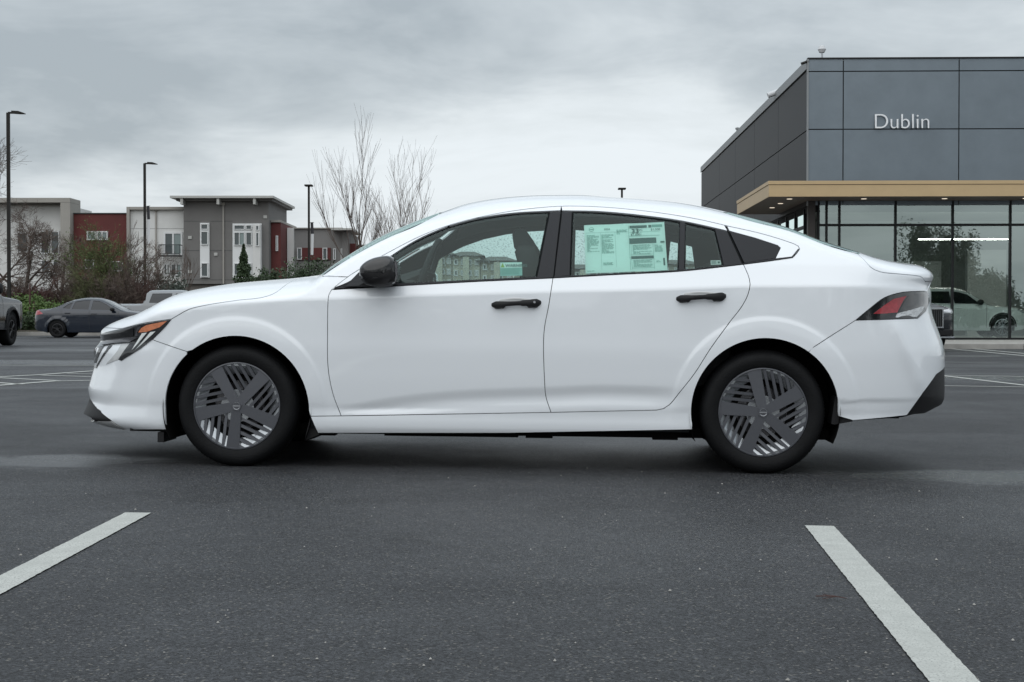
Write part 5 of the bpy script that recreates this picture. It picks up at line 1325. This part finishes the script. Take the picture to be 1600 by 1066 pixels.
h.box('tan_outline', 198.3, 203, 323.5, 452, 'st_tan', 0, 9.6); h.box('tan_outline', 203.2, 289.5, 323.5, 327.8, 'st_tan', 0, 9.6); h.box('lower_storey', 198.3, 289.5, 453, BOT, 'brown_base' if 'brown_base' in M else 'rooftile', .6, 9)
h.win(255, 284.5, 362.5, 399, 2, y=.28, fr=.14); h.rail(252, 285, 383, 400); h.win(255, 265, 412, 430.5, 2, y=.28); h.win(266, 283, 412, 430.5, 2, y=.28); h.box('ledge', 203, 289.5, 450, 453.5, 'st_tan', .1, .34)
spout(h, 243, 330, 449, .35); wvent(h, 222, 372, .35); wvent(h, 232, 420, .35)
for v_ in (357, 403): h.box('control_joint', 203.2, 289, v_, v_ + .4, 'rail', .338, .36)
h = House('tall grey tower house with an overhanging flat roof on brackets')
h.box('wall', 290, 422, 315, 444, 'st_grey', -.6, 9); h.box('lower_storey', 290, 422, 444.5, BOT, 'rooftile', -.3, 9)
r_ = h.box('roof', 274, 433, 309, 312.5, 'roofedge', -1.8, 10); h.box('soffit', 281, 430, 312.8, 316, 'st_grey', -1.2, 9.6)
for u in (289.5, 345.5, 401.5): h.box('bracket', u, u + 4, 313, 322, 'roofedge', -1.7, -.62)
h.box('white_bay', 316, 330.5, 349.5, 434.5, 'wframe', -.75, -.61); h.win(317.5, 328.8, 351, 360, 1, y=-.82, fr=.06); h.win(317.5, 328.8, 362.5, 383.5, 1, y=-.82, fr=.06); h.win(317.8, 328.5, 411.5, 433, 1, y=-.82, fr=.06)
h.box('white_bay', 366.5, 411.5, 350.5, 436, 'wframe', -.75, -.61)
h.box('bay_return', 400, 411.5, 352.5, 435, 'st_white', -1.3, -.76)
for a in ((369, 385.5, 352.8, 360, 1), (387.5, 396.5, 352.8, 360, 1), (369, 385.5, 364, 384.5, 2), (387.5, 396.5, 364, 384.5, 1), (404.5, 409.5, 354, 362, 1), (404.5, 409.5, 365, 386, 1)):
    h.win(*a[:4], cols=a[4], y=-.82 if a[0] < 400 else -1.37, fr=.05)
h.win(369, 396, 412, 431, 2, y=-.82, fr=.05)
spout(h, 352, 322, 444, -.61); wvent(h, 300, 372, -.61); wvent(h, 340, 398, -.61); wvent(h, 300, 425, -.61); wvent(h, 417, 340, -.61)
for v_ in (346.5, 392, 437.5): h.box('control_joint', 290.2, 315.5, v_, v_ + .5, 'rail', -.612, -.595); h.box('control_joint', 331, 366, v_, v_ + .5, 'rail', -.612, -.595)
h = House('narrow dark red wing right of the grey tower')
h.box('wall', 422.5, 437.5, 347.5, BOT, 'st_red', .5, 9); h.box('roof_edge', 422.5, 438, 343.8, 347.2, 'st_tan', .3, 9.2); h.win(430, 433.5, 368, 392, 1, y=.42, fr=.06)
h = House('low grey house with a red window band and a small jutting roof')
h.box('wall', 447.6, 527, 353.5, BOT, 'st_lgrey', 4, 14); h.box('white_pier', 438.5, 449, 352, BOT, 'st_white', 3.6, 12); h.box('wall_right', 527.3, 536, 358, BOT, 'st_grey', 3.5, 12)
h.box('parapet', 446, 527, 351.5, 353.3, 'st_tan', 3.8, 14.2); h.box('jutting_roof', 512, 545, 354, 357, 'roofedge', 2.4, 10)
h.box('red_band', 454, 508, 384, 403.5, 'st_red', 3.8, 3.98)
h.win(454, 461.5, 384, 403, 1, y=3.75, fr=.06); h.win(495, 502.5, 384, 403, 1, y=3.75, fr=.06); h.win(512, 516, 385, 403, 1, y=3.9, fr=.06); h.win(524, 527, 385, 408, 1, y=3.9, fr=.06)
h = House('red end house half hidden behind the leafless trees')
h.box('wall', 545.5, 640, 379, BOT, 'st_red', 6, 16); h.box('red_wing', 536.3, 545, 376, BOT, 'st_red', 5, 14); h.box('roof_edge', 545.5, 640, 376.8, 378.7, 'st_tan', 5.9, 16.2)
for a in ((560, 568), (590, 598), (615, 623)): h.win(a[0], a[1], 392, 408, 1, y=5.9, fr=.06)
# beige apartments with gabled roofs, seen through the car's windows
AD2 = 150.0
def gabled(u0, u1, ve, vr, label, m='st_beige', nw=4, D=AD2, rows=3):
    h = House(label, D, group='beige gabled apartments seen through the car windows')
    h.box('wall', u0, u1, ve, 548, m, 0, 11)
    x0, x1, ze, zr = hx(u0, D), hx(u1, D), zf(ve, D), zf(vr, D); xm = (x0 + x1) / 2
    mb = MB(); mb.loft([[(x0 - .5, D - .6, ze), (x1 + .5, D - .6, ze), (xm + (x1 - x0) * .25, D + 5, zr), (xm - (x1 - x0) * .25, D + 5, zr)], [(x0 - .5, D + 11.6, ze), (x1 + .5, D + 11.6, ze), (xm + (x1 - x0) * .25, D + 6, zr), (xm - (x1 - x0) * .25, D + 6, zr)]]); mb.build('roof', M['rooftile'], h.t)
    for r in range(rows):
        for c in range(nw):
            uc = u0 + (u1 - u0) * (c + .5) / nw; v = ve + 5 + r * 17; h.win(uc - 3.2, uc + 3.2, v, v + 9.5, 1 + c % 2, y=-.05, fr=.12, pane='pane')
    h.box('white_bay', (u0 + u1) / 2 - 4.8, (u0 + u1) / 2 + 4.8, ve + 2, 545, 'st_cream', -.9, -.12)
gabled(668, 706, 398, 388, 'beige block with a hipped roof furthest left in the driver window')
gabled(707, 750, 400, 390, 'cream block with a pitched roof in the middle of the driver window', 'st_cream')
gabled(751, 802, 408, 398, 'lower beige block next to the seat in the driver window')
gabled(803, 860, 416, 406, 'distant beige block behind the front headrest', D=170)
gabled(861, 960, 420, 411, 'long distant block behind the price sheet', 'st_lgrey', 6, D=175)
gabled(962, 1030, 416, 408, 'distant grey block right of the price sheet', 'st_lgrey', 5, D=180)
gabled(1034, 1094, 413, 404, 'distant beige block next to the dark showroom wall', 'st_beige', 4, D=185)

# behind the photographer, seen only mirrored in glass and paint
def behind(u, Dv, h_, seed, label, m='leaf', leafs=7000, rx=2.6, cone=False):
    """a tree whose mirror image in the shop glass stands at column u"""
    x = (u - 800) / F * Dv; y = 2 * DF_ - Dv
    c, s_ = math.cos(2 * YAW), math.sin(2 * YAW); px_, py_ = X0, DF_
    vx, vy = x - px_, Dv - py_
    n = Vector((math.sin(-YAW), math.cos(YAW), 0)); d = vx * n.x + vy * n.y
    x2, y2 = x - 2 * d * n.x, Dv - 2 * d * n.y
    return bush('leafy_tree', label, (x2, y2, 0), rx, rx, h_, int(leafs * 1.8), M[m], .10, seed, cat='tree', cone=cone)
behind(1455, 120, 8.2, 51, 'tall leafy tree behind the photographer, mirrored darkly in the shop glass', 'leaf', 7000, 2.2)
behind(1497, 122, 7.6, 52, 'slim leafy tree behind the photographer, mirrored right of the dark one', 'leaf', 5000, 1.4)
behind(1430, 118, 5.6, 53, 'rounded shrub behind the photographer, mirrored left of the dark tree', 'leaf', 3500, 1.8)
behind(1515, 118, 5.0, 54, 'loose shrub behind the photographer, mirrored under the strip light', 'leaf_c', 3500, 2.0)
behind(1550, 118, 4.3, 55, 'low shrub behind the photographer, mirrored near the right mullion', 'leaf_c', 3500, 2.2)
behind(1360, 125, 3.4, 56, 'low shrub behind the photographer, mirrored above the boot of the sedan', 'leaf_c', 3500, 3)

# tree belt added behind the photographer to darken low reflections in glass and paint
R_ = random.Random(77); mb = MB()
for _ in range(15000):
    x = R_.uniform(-90, 120); y = -58 + R_.gauss(0, 2); hm = 3.6 + 1.6 * math.sin(x * .37) + 1.2 * math.sin(x * 1.1 + 2) ; z = R_.uniform(0, max(hm, 1.6)); a = Vector([R_.gauss(0, 1) for _ in range(3)]).normalized(); b = a.orthogonal().normalized(); L = R_.uniform(.25, .5)
    q = Vector((x, y, z)); mb.add([q - a * L, q + b * L * .6, q + a * L, q - b * L * .6], [(0, 1, 2, 3)])
tag(mb.build('added_tree_belt', M['leaf_c']), 'long dim green tree belt added behind the photographer, darkening the low reflections in the shop glass', kind='stuff')

# loose grit and a fallen twig on the asphalt near the camera
R_ = random.Random(91); mb = MB()
for _ in range(190):
    y = 3.2 + 5.5 * R_.random() ** 1.3; x = R_.uniform(-.36, .36) * y; s_ = R_.choice((.002, .003, .003, .005)) * R_.uniform(.7, 1.4); z = gz(x) + .002
    a = R_.uniform(0, 6.28); u = Vector((math.cos(a), math.sin(a), 0)); v = Vector((-math.sin(a), math.cos(a), 0)); q = Vector((x, y, z))
    mb.add([q + u * s_, q + v * s_ * .7, q - u * s_ * .8, q - v * s_ * .8, q + Vector((0, 0, s_ * .8))], [(0, 1, 4), (1, 2, 4), (2, 3, 4), (3, 0, 4)])
tag(mb.build('loose_grit', M['concrete']), 'tiny pale grit scattered over the asphalt in front of the sedan', kind='stuff')
gx, gy = gpix(1302, 937); mb = MB(); zg = gz(gx) + .006
mb.tube([(gx - .045, gy + .02, zg), (gx, gy, zg + .004), (gx + .035, gy - .012, zg)], [.0015, .002, .001], 5); mb.tube([(gx, gy, zg + .003), (gx - .02, gy + .05, zg)], [.0015, .0008], 4); mb.tube([(gx + .01, gy, zg + .003), (gx - .035, gy - .02, zg)], [.0015, .0008], 4)
tag(mb.build('twig', M['twig_red']), 'small broken reddish twig lying left of the right-hand bay line', 'twig')
# ------------------------------------------------------------------ other vehicles
class SimpleBody(Surf):
    def __init__(s, top, nose, tail, hw, zcre, zbelt, tumb, arches, dz=.10, en=2.6, et=2.8, xa_n=-1.6, xa_t=1.6):
        x0 = top[0][0]; x1 = top[-1][0]
        s.setup(top, nose, tail, [(x0, min(.06, dz)), (x0 + .3, dz), (x1 - .3, dz), (x1, min(.06, dz))], [(x0, 2.3), (x1, 2.5)], xa_n, xa_t, en, et)
        s.hw, s.zcre, s.zbelt, s.tumb, s.arches = hw, zcre, zbelt, tumb, arches
        s.base = pchip([.12, .2, .3, .45, .7, 1.0, 1.4], [hw * .92, hw * .965, hw * .975, hw * .99, hw, hw * .995, hw * .99])
    def W(s, x, z):
        w = s.base(z) - .25 * np.maximum(z - s.zcre, 0) - s.tumb * np.maximum(z - s.zbelt, 0) - .25 * np.maximum(z - s.zbelt, 0) ** 2
        for xc, zc_, r0 in s.arches:
            r = np.hypot(x - xc, z - zc_); w = w + .03 * (1 - sm(r0 + .06, r0 + .13, r)) * sm(.2, .4, z)
        return np.maximum(w, .02)
def sline(Sf, x0, x1, st=.05):
    n = max(2, int(abs(x1 - x0) / st)); return [(x0 + (x1 - x0) * i / n, float(Sf.ztop(x0 + (x1 - x0) * i / n)) - 1e-4) for i in range(n + 1)]
def simple_wheel(root, hx_, y, hz, R, width, rr, spokes, m_rim, s_, double=True, dark=False):
    w = empty('wheel'); w.parent = root; w.location = (hx_, 0, hz); Y = s_ * y; o = -s_
    mb = MB(); mb.lathe([(rr, .01), (rr + .02, 0), ((rr + R) / 2, -.008), (R - .02, .006), (R, .035), (R, width - .035), (R - .03, width), (rr, width)], (0, Y, 0), n=40, sgn=o); mb.build('tyre', M['tyre'], w, smooth=True, autos=50)
    mb = MB(); mb.lathe([(rr, .01), (rr - .015, .012), (rr - .02, .09), (.0, .09)], (0, Y, 0), n=36, sgn=o); mb.build('rim_barrel', M['void'], w, smooth=True)
    mb = MB(); mb.lathe([(rr + .002, .008), (rr - .018, .003), (rr - .02, .02)], (0, Y, 0), n=40, sgn=o); mb.lathe([(0, .005), (.05, .006), (.06, .03)], (0, Y, 0), n=20, sgn=o)
    for k in range(spokes):
        for da in ((-.12, .12) if double else (0,)):
            a = 2 * math.pi * k / spokes + .3; b = a + da
            mb.tube([(.045 * math.cos(a), Y + o * .012, .045 * math.sin(a)), ((rr - .01) * math.cos(b), Y + o * .012, (rr - .01) * math.sin(b))], [.016, .012] if double else [.035, .028], 4)
    mb.build('rim', m_rim, w)
def simple_car(root, Sf, paint, windows, arches, lights=(), doors=(), zb=.2, hubs=(), R=.32, width=.21, rr=.21, spokes=5, m_rim=None, handles=(), mirror=None, wind=None, back=None, glassm=None, double=True, cladding=None):
    """arches (x, z, r); windows loops in side view; doors vertical shut lines"""
    x0 = Sf.ztop_x0; x1 = Sf.ztop_x1
    a, b = arches
    bot = dens([(x0 + .25, zb + .04), (a[0] - a[2], zb)]) + arc(a[0], a[1], a[2], 180, 0, 20)[1:-1] + dens([(a[0] + a[2], zb), (b[0] - b[2], zb)], .2) + arc(b[0], b[1], b[2], 180, 0, 20)[1:-1] + dens([(b[0] + b[2], zb), (x1 - .2, zb + .06)])
    nose = [(float(Sf.xn(z)) + 1e-4, z) for z in np.arange(float(Sf.ztop(x0 + .03)) - .03, zb + .05, -.05)]
    tail = [(float(Sf.xt(z)) - 1e-4, z) for z in np.arange(zb + .08, float(Sf.ztop(x1 - .03)) - .02, .05)]
    top = sline(Sf, x1 - .03, x0 + .03)
    loop = join(bot, tail, top, nose)
    def wfit(q): return dens(list(q) + [q[0]], .06)[:-1]
    body = panel('body', loop, paint, root, Sf, gap=0, thick=.03, h=.07, mirror=True, holes=[wfit(inset(list(w), .012)) for w in windows])
    for s_ in (False, True):
        for w in windows: panel('side_window', wfit(w), glassm or M['tint'], root, Sf, gap=0, proud=-.012, thick=0, h=.1, far=s_)
    panel('cabin_lining', join(sline(Sf, x1 - .15, x0 + .15), [(x0 + .3, zb + .1)], [(x1 - .3, zb + .12)]), M['gap'], root, Sf, gap=0, proud=-.06, thick=0, h=.15, mirror=True, holes=[wfit(inset(list(w), .03)) for w in windows])
    for nm, q, m, pr in lights: panel(nm, wfit(q), m, root, Sf, gap=0, proud=pr, thick=.01, h=.06, mirror=False); panel(nm, wfit(q), m, root, Sf, gap=0, proud=pr, thick=.01, h=.06, far=True)
    for d in doors:
        q = [(x - .005, z) for x, z in d] + [(x + .005, z) for x, z in d[::-1]]
        for f_ in (False, True): panel('door_gap', dens(q + [q[0]], .05)[:-1], M['seal'], root, Sf, gap=0, proud=.0015, thick=0, h=.5, far=f_)
    if wind: panel('windscreen', wind, M['wind_dark'], root, Sf, gap=0, proud=.004, thick=.004, h=.08, mirror=True)
    if back: panel('rear_window', back, M['wind_dark'], root, Sf, gap=0, proud=.004, thick=.004, h=.08, mirror=True)
    if cladding:
        for q in cladding:
            for f_ in (False, True): panel('wheel_arch_trim', q, M['plastic'], root, Sf, gap=0, proud=.008, thick=.01, h=.1, far=f_)
    mb = MB(); mb.box(x0 + .5, x1 - .5, -Sf.hw * .78, Sf.hw * .78, zb - .01, zb + .18); mb.build('underbody', M['well'], root)
    for (hx_, hz, ar) in [(h_[0], h_[1], q_) for h_, q_ in zip(hubs, arches)]:
        for s_ in (-1, 1):
            simple_wheel(root, hx_, Sf.hw - .015, hz, R, width, rr, spokes, m_rim or M['steel'], s_, double)
            mb = MB(); n = 20; r_ = ar[2] + .01
            vs = [(ar[0] + r * math.cos(math.radians(-10 + 200 * k / n)), s_ * y, ar[1] + r * math.sin(math.radians(-10 + 200 * k / n))) for r, y in ((r_, Sf.hw - .02), (r_, Sf.hw - .42), (.01, Sf.hw - .42)) for k in range(n + 1)]
            mb.add(vs, [(i * (n + 1) + k, i * (n + 1) + k + 1, (i + 1) * (n + 1) + k + 1, (i + 1) * (n + 1) + k) for i in range(2) for k in range(n)]); mb.build('wheel_housing', M['well'], root)
    for (x, z) in handles:
        for s_ in (-1, 1):
            y = float(Sf.w(x, z)); mb = MB(); mb.box(x - .10, x + .10, min(s_ * y, s_ * (y + .04)), max(s_ * y, s_ * (y + .04)), z - .014, z + .014); mb.build('door_handle', paint, root, bevel=.008)
    if mirror:
        x, z, k = mirror
        for s_ in (-1, 1):
            y = float(Sf.w(x, z)); mb = MB(); rings = []
            for yy, sc in ((.02, .5), (.08, .9), (.16, 1), (.21, .8), (.23, .4)):
                rings.append([(x + .085 * k * sc * math.cos(t), s_ * (y + yy), z + .03 + .075 * k * sc * math.sin(t)) for t in np.linspace(0, 2 * math.pi, 13)[:-1]])
            mb.loft(rings); mb.build('door_mirror', M['plastic'], root, smooth=True)
    return body
def mk(top, **k):
    s = SimpleBody(top, **k); s.ztop_x0, s.ztop_x1 = top[0][0], top[-1][0]; return s
M['tint'] = mat('tinted_car_glass', (.008, .009, .011), .06, spec=.5)
M['wind_dark'] = mat('car_windscreen_dark', (.02, .028, .03), .05, spec=.8, coat=1)
M['slate_paint'] = paint_mat('slate_blue_paint', (.010, .015, .025), .4, .05)
M['dark_paint'] = paint_mat('anthracite_paint', (.006, .0075, .010), .35, .05)
M['silver_paint'] = paint_mat('silver_paint', (.13, .14, .15), .35, 0, spec=.3)
M['pearl_paint'] = paint_mat('pearl_white_paint', (.78, .80, .79), .35, spec=.4)
M['black_rim'] = mat('black_rim', (.02, .02, .022), .4, metal=.4)
# grey-blue compact sedan parked along the far kerb, nose to the right
sb = mk([(-2.30, .60), (-2.2, .72), (-1.9, .86), (-1.5, .95), (-1.05, 1.01), (-.70, 1.17), (-.30, 1.36), (.05, 1.445), (.35, 1.455), (.75, 1.41), (1.1, 1.30), (1.5, 1.12), (1.75, 1.06), (2.15, 1.03), (2.30, .95)],
        nose=[(.15, -2.22), (.45, -2.34), (.75, -2.30), (1.0, -2.36)], tail=[(.15, 2.2), (.4, 2.34), (.7, 2.33), (1.0, 2.28), (1.1, 2.32)], hw=.885, zcre=.84, zbelt=.94, tumb=.42, arches=[(-1.35, .30, .35), (1.35, .30, .35)], dz=.10)
sr = empty('compact_car'); tag(sr, 'grey-blue compact sedan parked along the far kerb by the planted bank', 'car')
xs_ = (89 - 800) / F * 53.3
sr.location = (xs_ + 1.35, 54.2, gz(-16)); sr.rotation_euler = (0, 0, math.pi)
simple_car(sr, sb, M['slate_paint'], [
    [(-.72, .985), (-.40, 1.20), (-.12, 1.325), (.14, 1.355), (.16, .995)], [(.23, .998), (.22, 1.36), (.50, 1.355), (.78, 1.31), (.86, 1.02)], [(.91, 1.02), (.84, 1.29), (1.02, 1.215), (1.20, 1.06)]],
    [(-1.35, .31, .36), (1.35, .31, .36)], lights=[('taillight', [(1.86, .86), (2.02, .98), (2.26, 1.0), (2.31, .88), (2.25, .80)], M['red_lit'] if 'red_lit' in M else M['red'], .004), ('headlight', [(-1.92, .78), (-2.2, .66), (-2.27, .58), (-2.1, .62)], M['clear'], .004)],
    doors=[[(-.86, .30), (-.90, .60), (-.84, .95)], [(.19, .30), (.20, .60), (.19, .98)], [(.98, .50), (1.20, .80), (1.22, 1.02)]], zb=.19, hubs=[(-1.35, .31), (1.35, .31)], R=.315, rr=.20, spokes=5, m_rim=M['black_rim'],
    handles=[(.03, .86), (.98, .89)], mirror=(-.66, .99, 1.0), wind=join([sb.tau(x, .35) for x in np.arange(-1.0, -.25, .05)], [(-.2, float(sb.ztop(-.2)) - 1e-3)], sline(sb, -.25, -1.0)), back=join([sb.tau(x, .4) for x in np.arange(.85, 1.6, .05)], sline(sb, 1.6, .8)), double=True)
# dark pickup cut by the left edge, seen from behind its front wheel
pb = mk([(-2.85, 1.0), (-2.7, 1.18), (-2.3, 1.26), (-1.6, 1.30), (-1.15, 1.34), (-.85, 1.55), (-.45, 1.86), (-.1, 1.93), (.9, 1.92), (1.15, 1.80), (1.25, 1.42), (1.35, 1.36), (2.7, 1.35), (2.85, 1.28)],
        nose=[(.3, -2.85), (.6, -2.95), (1.0, -2.93), (1.3, -2.95)], tail=[(.3, 2.8), (.6, 2.92), (1.3, 2.92), (1.4, 2.92)], hw=.98, zcre=1.1, zbelt=1.28, tumb=.30, arches=[(-1.75, .45, .45), (1.75, .45, .45)], dz=.11, en=4, et=5, xa_n=-2.1, xa_t=2.2)
pr_ = empty('pickup_truck'); tag(pr_, 'dark grey pickup truck cut off by the left edge, front wheel in view', 'pickup')
Dp = 38.0; pxr = (20 - 800) / F * Dp
pr_.location = (pxr - .98, Dp - 1.75, gz(-12)); pr_.rotation_euler = (0, 0, -math.pi / 2)
def ringtrim(cx, cz, r0, r1): return arc(cx, cz, r1, -2, 182, 24) + arc(cx, cz, r0, 182, -2, 24)
simple_car(pr_, pb, M['dark_paint'], [[(-.78, 1.38), (-.40, 1.74), (-.05, 1.80), (.0, 1.38)], [(.07, 1.38), (.07, 1.80), (.85, 1.80), (.95, 1.40)]], [(-1.75, .46, .47), (1.75, .46, .47)],
    lights=[('taillight', [(2.72, .95), (2.72, 1.25), (2.89, 1.25), (2.89, .95)], M['red'], .004), ('headlight', [(-2.5, 1.0), (-2.5, 1.12), (-2.9, 1.08), (-2.9, .98)], M['clear'], .004)],
    doors=[[(-1.05, .5), (-1.05, 1.3)], [(.03, .5), (.03, 1.36)], [(1.05, .9), (1.05, 1.36)]], zb=.42, hubs=[(-1.75, .41), (1.75, .41)], R=.405, width=.27, rr=.25, spokes=6, m_rim=M['black_rim'], mirror=(-.72, 1.42, 2.0), handles=[(-.1, 1.16), (.9, 1.16)],
    wind=join([pb.tau(x, .35) for x in np.arange(-1.1, -.4, .05)], sline(pb, -.4, -1.1)), cladding=[ringtrim(-1.75, .46, .475, .545), ringtrim(1.75, .46, .475, .545)])
# silver pickup behind the white car's bonnet
tb = mk([(-2.85, 1.0), (-2.7, 1.12), (-2.2, 1.18), (-1.3, 1.22), (-.9, 1.45), (-.55, 1.74), (-.2, 1.80), (.85, 1.79), (1.0, 1.68), (1.06, 1.32), (1.2, 1.27), (2.7, 1.26), (2.85, 1.2)],
        nose=[(.3, -2.85), (.6, -2.95), (1.0, -2.93), (1.3, -2.95)], tail=[(.3, 2.8), (.6, 2.92), (1.3, 2.92), (1.4, 2.92)], hw=.95, zcre=1.0, zbelt=1.2, tumb=.30, arches=[(-1.75, .42, .40), (1.75, .42, .40)], dz=.10, en=4, et=5, xa_n=-2.1, xa_t=2.2)
t2 = empty('pickup_truck'); tag(t2, 'silver pickup truck, mostly hidden, its cab showing just above the white bonnet', 'pickup')
D2 = 57.0; t2.location = ((227 - 800) / F * D2 + 1.03, D2 + .6, gz(-10)); t2.rotation_euler = (0, 0, math.pi)
simple_car(t2, tb, M['silver_paint'], [[(-.80, 1.26), (-.48, 1.60), (-.15, 1.67), (-.1, 1.26)], [(-.03, 1.26), (-.03, 1.67), (.76, 1.66), (.84, 1.28)]], [(-1.75, .42, .42), (1.75, .42, .42)], lights=[('taillight', [(2.72, .85), (2.72, 1.15), (2.89, 1.15), (2.89, .85)], M['red'], .004)],
    doors=[[(-1.0, .45), (-1.0, 1.2)], [(-.06, .45), (-.06, 1.25)]], zb=.38, hubs=[(-1.75, .38), (1.75, .38)], R=.375, width=.25, rr=.22, spokes=6, m_rim=M['steel'], mirror=(-.74, 1.3, 1.6), wind=join([tb.tau(x, .35) for x in np.arange(-1.1, -.4, .05)], sline(tb, -.4, -1.1)))
# large SUVs
def suv(label, paint, rim, spokes=10):
    top = [(-2.45, .82), (-2.35, .98), (-2.0, 1.08), (-1.5, 1.14), (-1.1, 1.18), (-.75, 1.42), (-.35, 1.66), (.0, 1.75), (.8, 1.77), (1.7, 1.73), (2.1, 1.64), (2.3, 1.35), (2.45, 1.05)]
    q = mk(top, nose=[(.2, -2.35), (.5, -2.50), (.9, -2.50), (1.2, -2.55)], tail=[(.2, 2.35), (.5, 2.50), (1.0, 2.46), (1.4, 2.40), (1.8, 2.35)], hw=.975, zcre=1.0, zbelt=1.12, tumb=.33, arches=[(-1.5, .38, .40), (1.45, .38, .40)], dz=.12, en=3.2, et=3.2, xa_n=-1.9, xa_t=1.8)
    r = empty('suv_car'); tag(r, label, 'suv')
    simple_car(r, q, paint, [[(-.80, 1.16), (-.40, 1.50), (-.1, 1.60), (.12, 1.62), (.12, 1.17)], [(.20, 1.17), (.20, 1.62), (.95, 1.62), (1.05, 1.19)], [(1.13, 1.20), (1.05, 1.61), (1.7, 1.57), (1.95, 1.30)]], [(-1.5, .40, .42), (1.45, .40, .42)],
        lights=[('headlight', [(-1.98, .96), (-2.10, 1.02), (-2.42, .93), (-2.44, .86), (-2.2, .86)], M['clear'], .005), ('taillight', [(2.0, 1.0), (2.1, 1.12), (2.42, 1.10), (2.44, 1.0)], M['red'], .005), ('fog_lamp', [(-2.28, .50), (-2.30, .66), (-2.38, .66), (-2.40, .50)], M['lampdark'], .005)],
        doors=[[(-.95, .35), (-.97, 1.15)], [(.16, .35), (.16, 1.17)], [(1.05, .45), (1.12, 1.19)]], zb=.26, hubs=[(-1.5, .385), (1.45, .385)], R=.38, width=.26, rr=.265, spokes=spokes, m_rim=rim, mirror=(-.74, 1.2, 1.3), handles=[(.0, 1.02), (.95, 1.04)],
        wind=join([q.tau(x, .35) for x in np.arange(-1.1, -.35, .05)], sline(q, -.35, -1.1)), cladding=[ringtrim(-1.5, .40, .424, .47), ringtrim(1.45, .40, .424, .47)])
    # upright grille with bars and a bright frame
    gx = -2.512
    mb = MB(); mb.box(gx - .02, gx + .10, -.46, .46, .56, .95); mb.build('grille', M['plastic'], r, bevel=.02)
    mb = MB()
    for y0, y1, z0, z1 in ((-.50, .50, .95, .985), (-.50, .50, .53, .56), (-.50, -.46, .56, .95), (.46, .50, .56, .95)): mb.box(gx - .035, gx + .08, y0, y1, z0, z1)
    mb.build('grille_frame', M['chrome'], r, bevel=.006)
    for k in range(15):
        y = -.42 + k * .06; mb = MB(); mb.box(gx - .032, gx - .01, y - .010, y + .010, .57, .94); mb.build('grille_bar', M['rail'], r)
    mb = MB(); mb.box(-2.47, -2.38, -.80, .80, .36, .50); mb.build('lower_intake', M['plastic'], r, bevel=.02)
    mb = MB(); mb.box(-2.50, -2.40, -.84, .84, .30, .335); mb.build('chrome_strip', M['chrome'], r, bevel=.008)
    return r
M['chrome'] = mat('chrome', (.6, .61, .62), .12, metal=1)
s1 = suv('dark grey suv with a bright framed grille parked behind the white sedan tail', M['dark_paint'], M['steel'])
Ds = 38.0; ang = math.radians(90 + 12)
s1.rotation_euler = (0, 0, ang)                       # nose (-x) towards the camera, slightly to the right
xe = (1487 - 800) / F * Ds
s1.location = (xe - 1.30, Ds + 2.3, gz(9)); s1.scale = (1.04, 1.0, 1.13)
s2 = suv('pearl white suv with bright rims standing inside the glass showroom', M['pearl_paint'], M['steel'])
x2 = (1566 - 800) / F * 50.5
s2.rotation_euler = (0, 0, math.pi + YAW); s2.location = (x2 - 1.5, 51.4, g0 + .03)
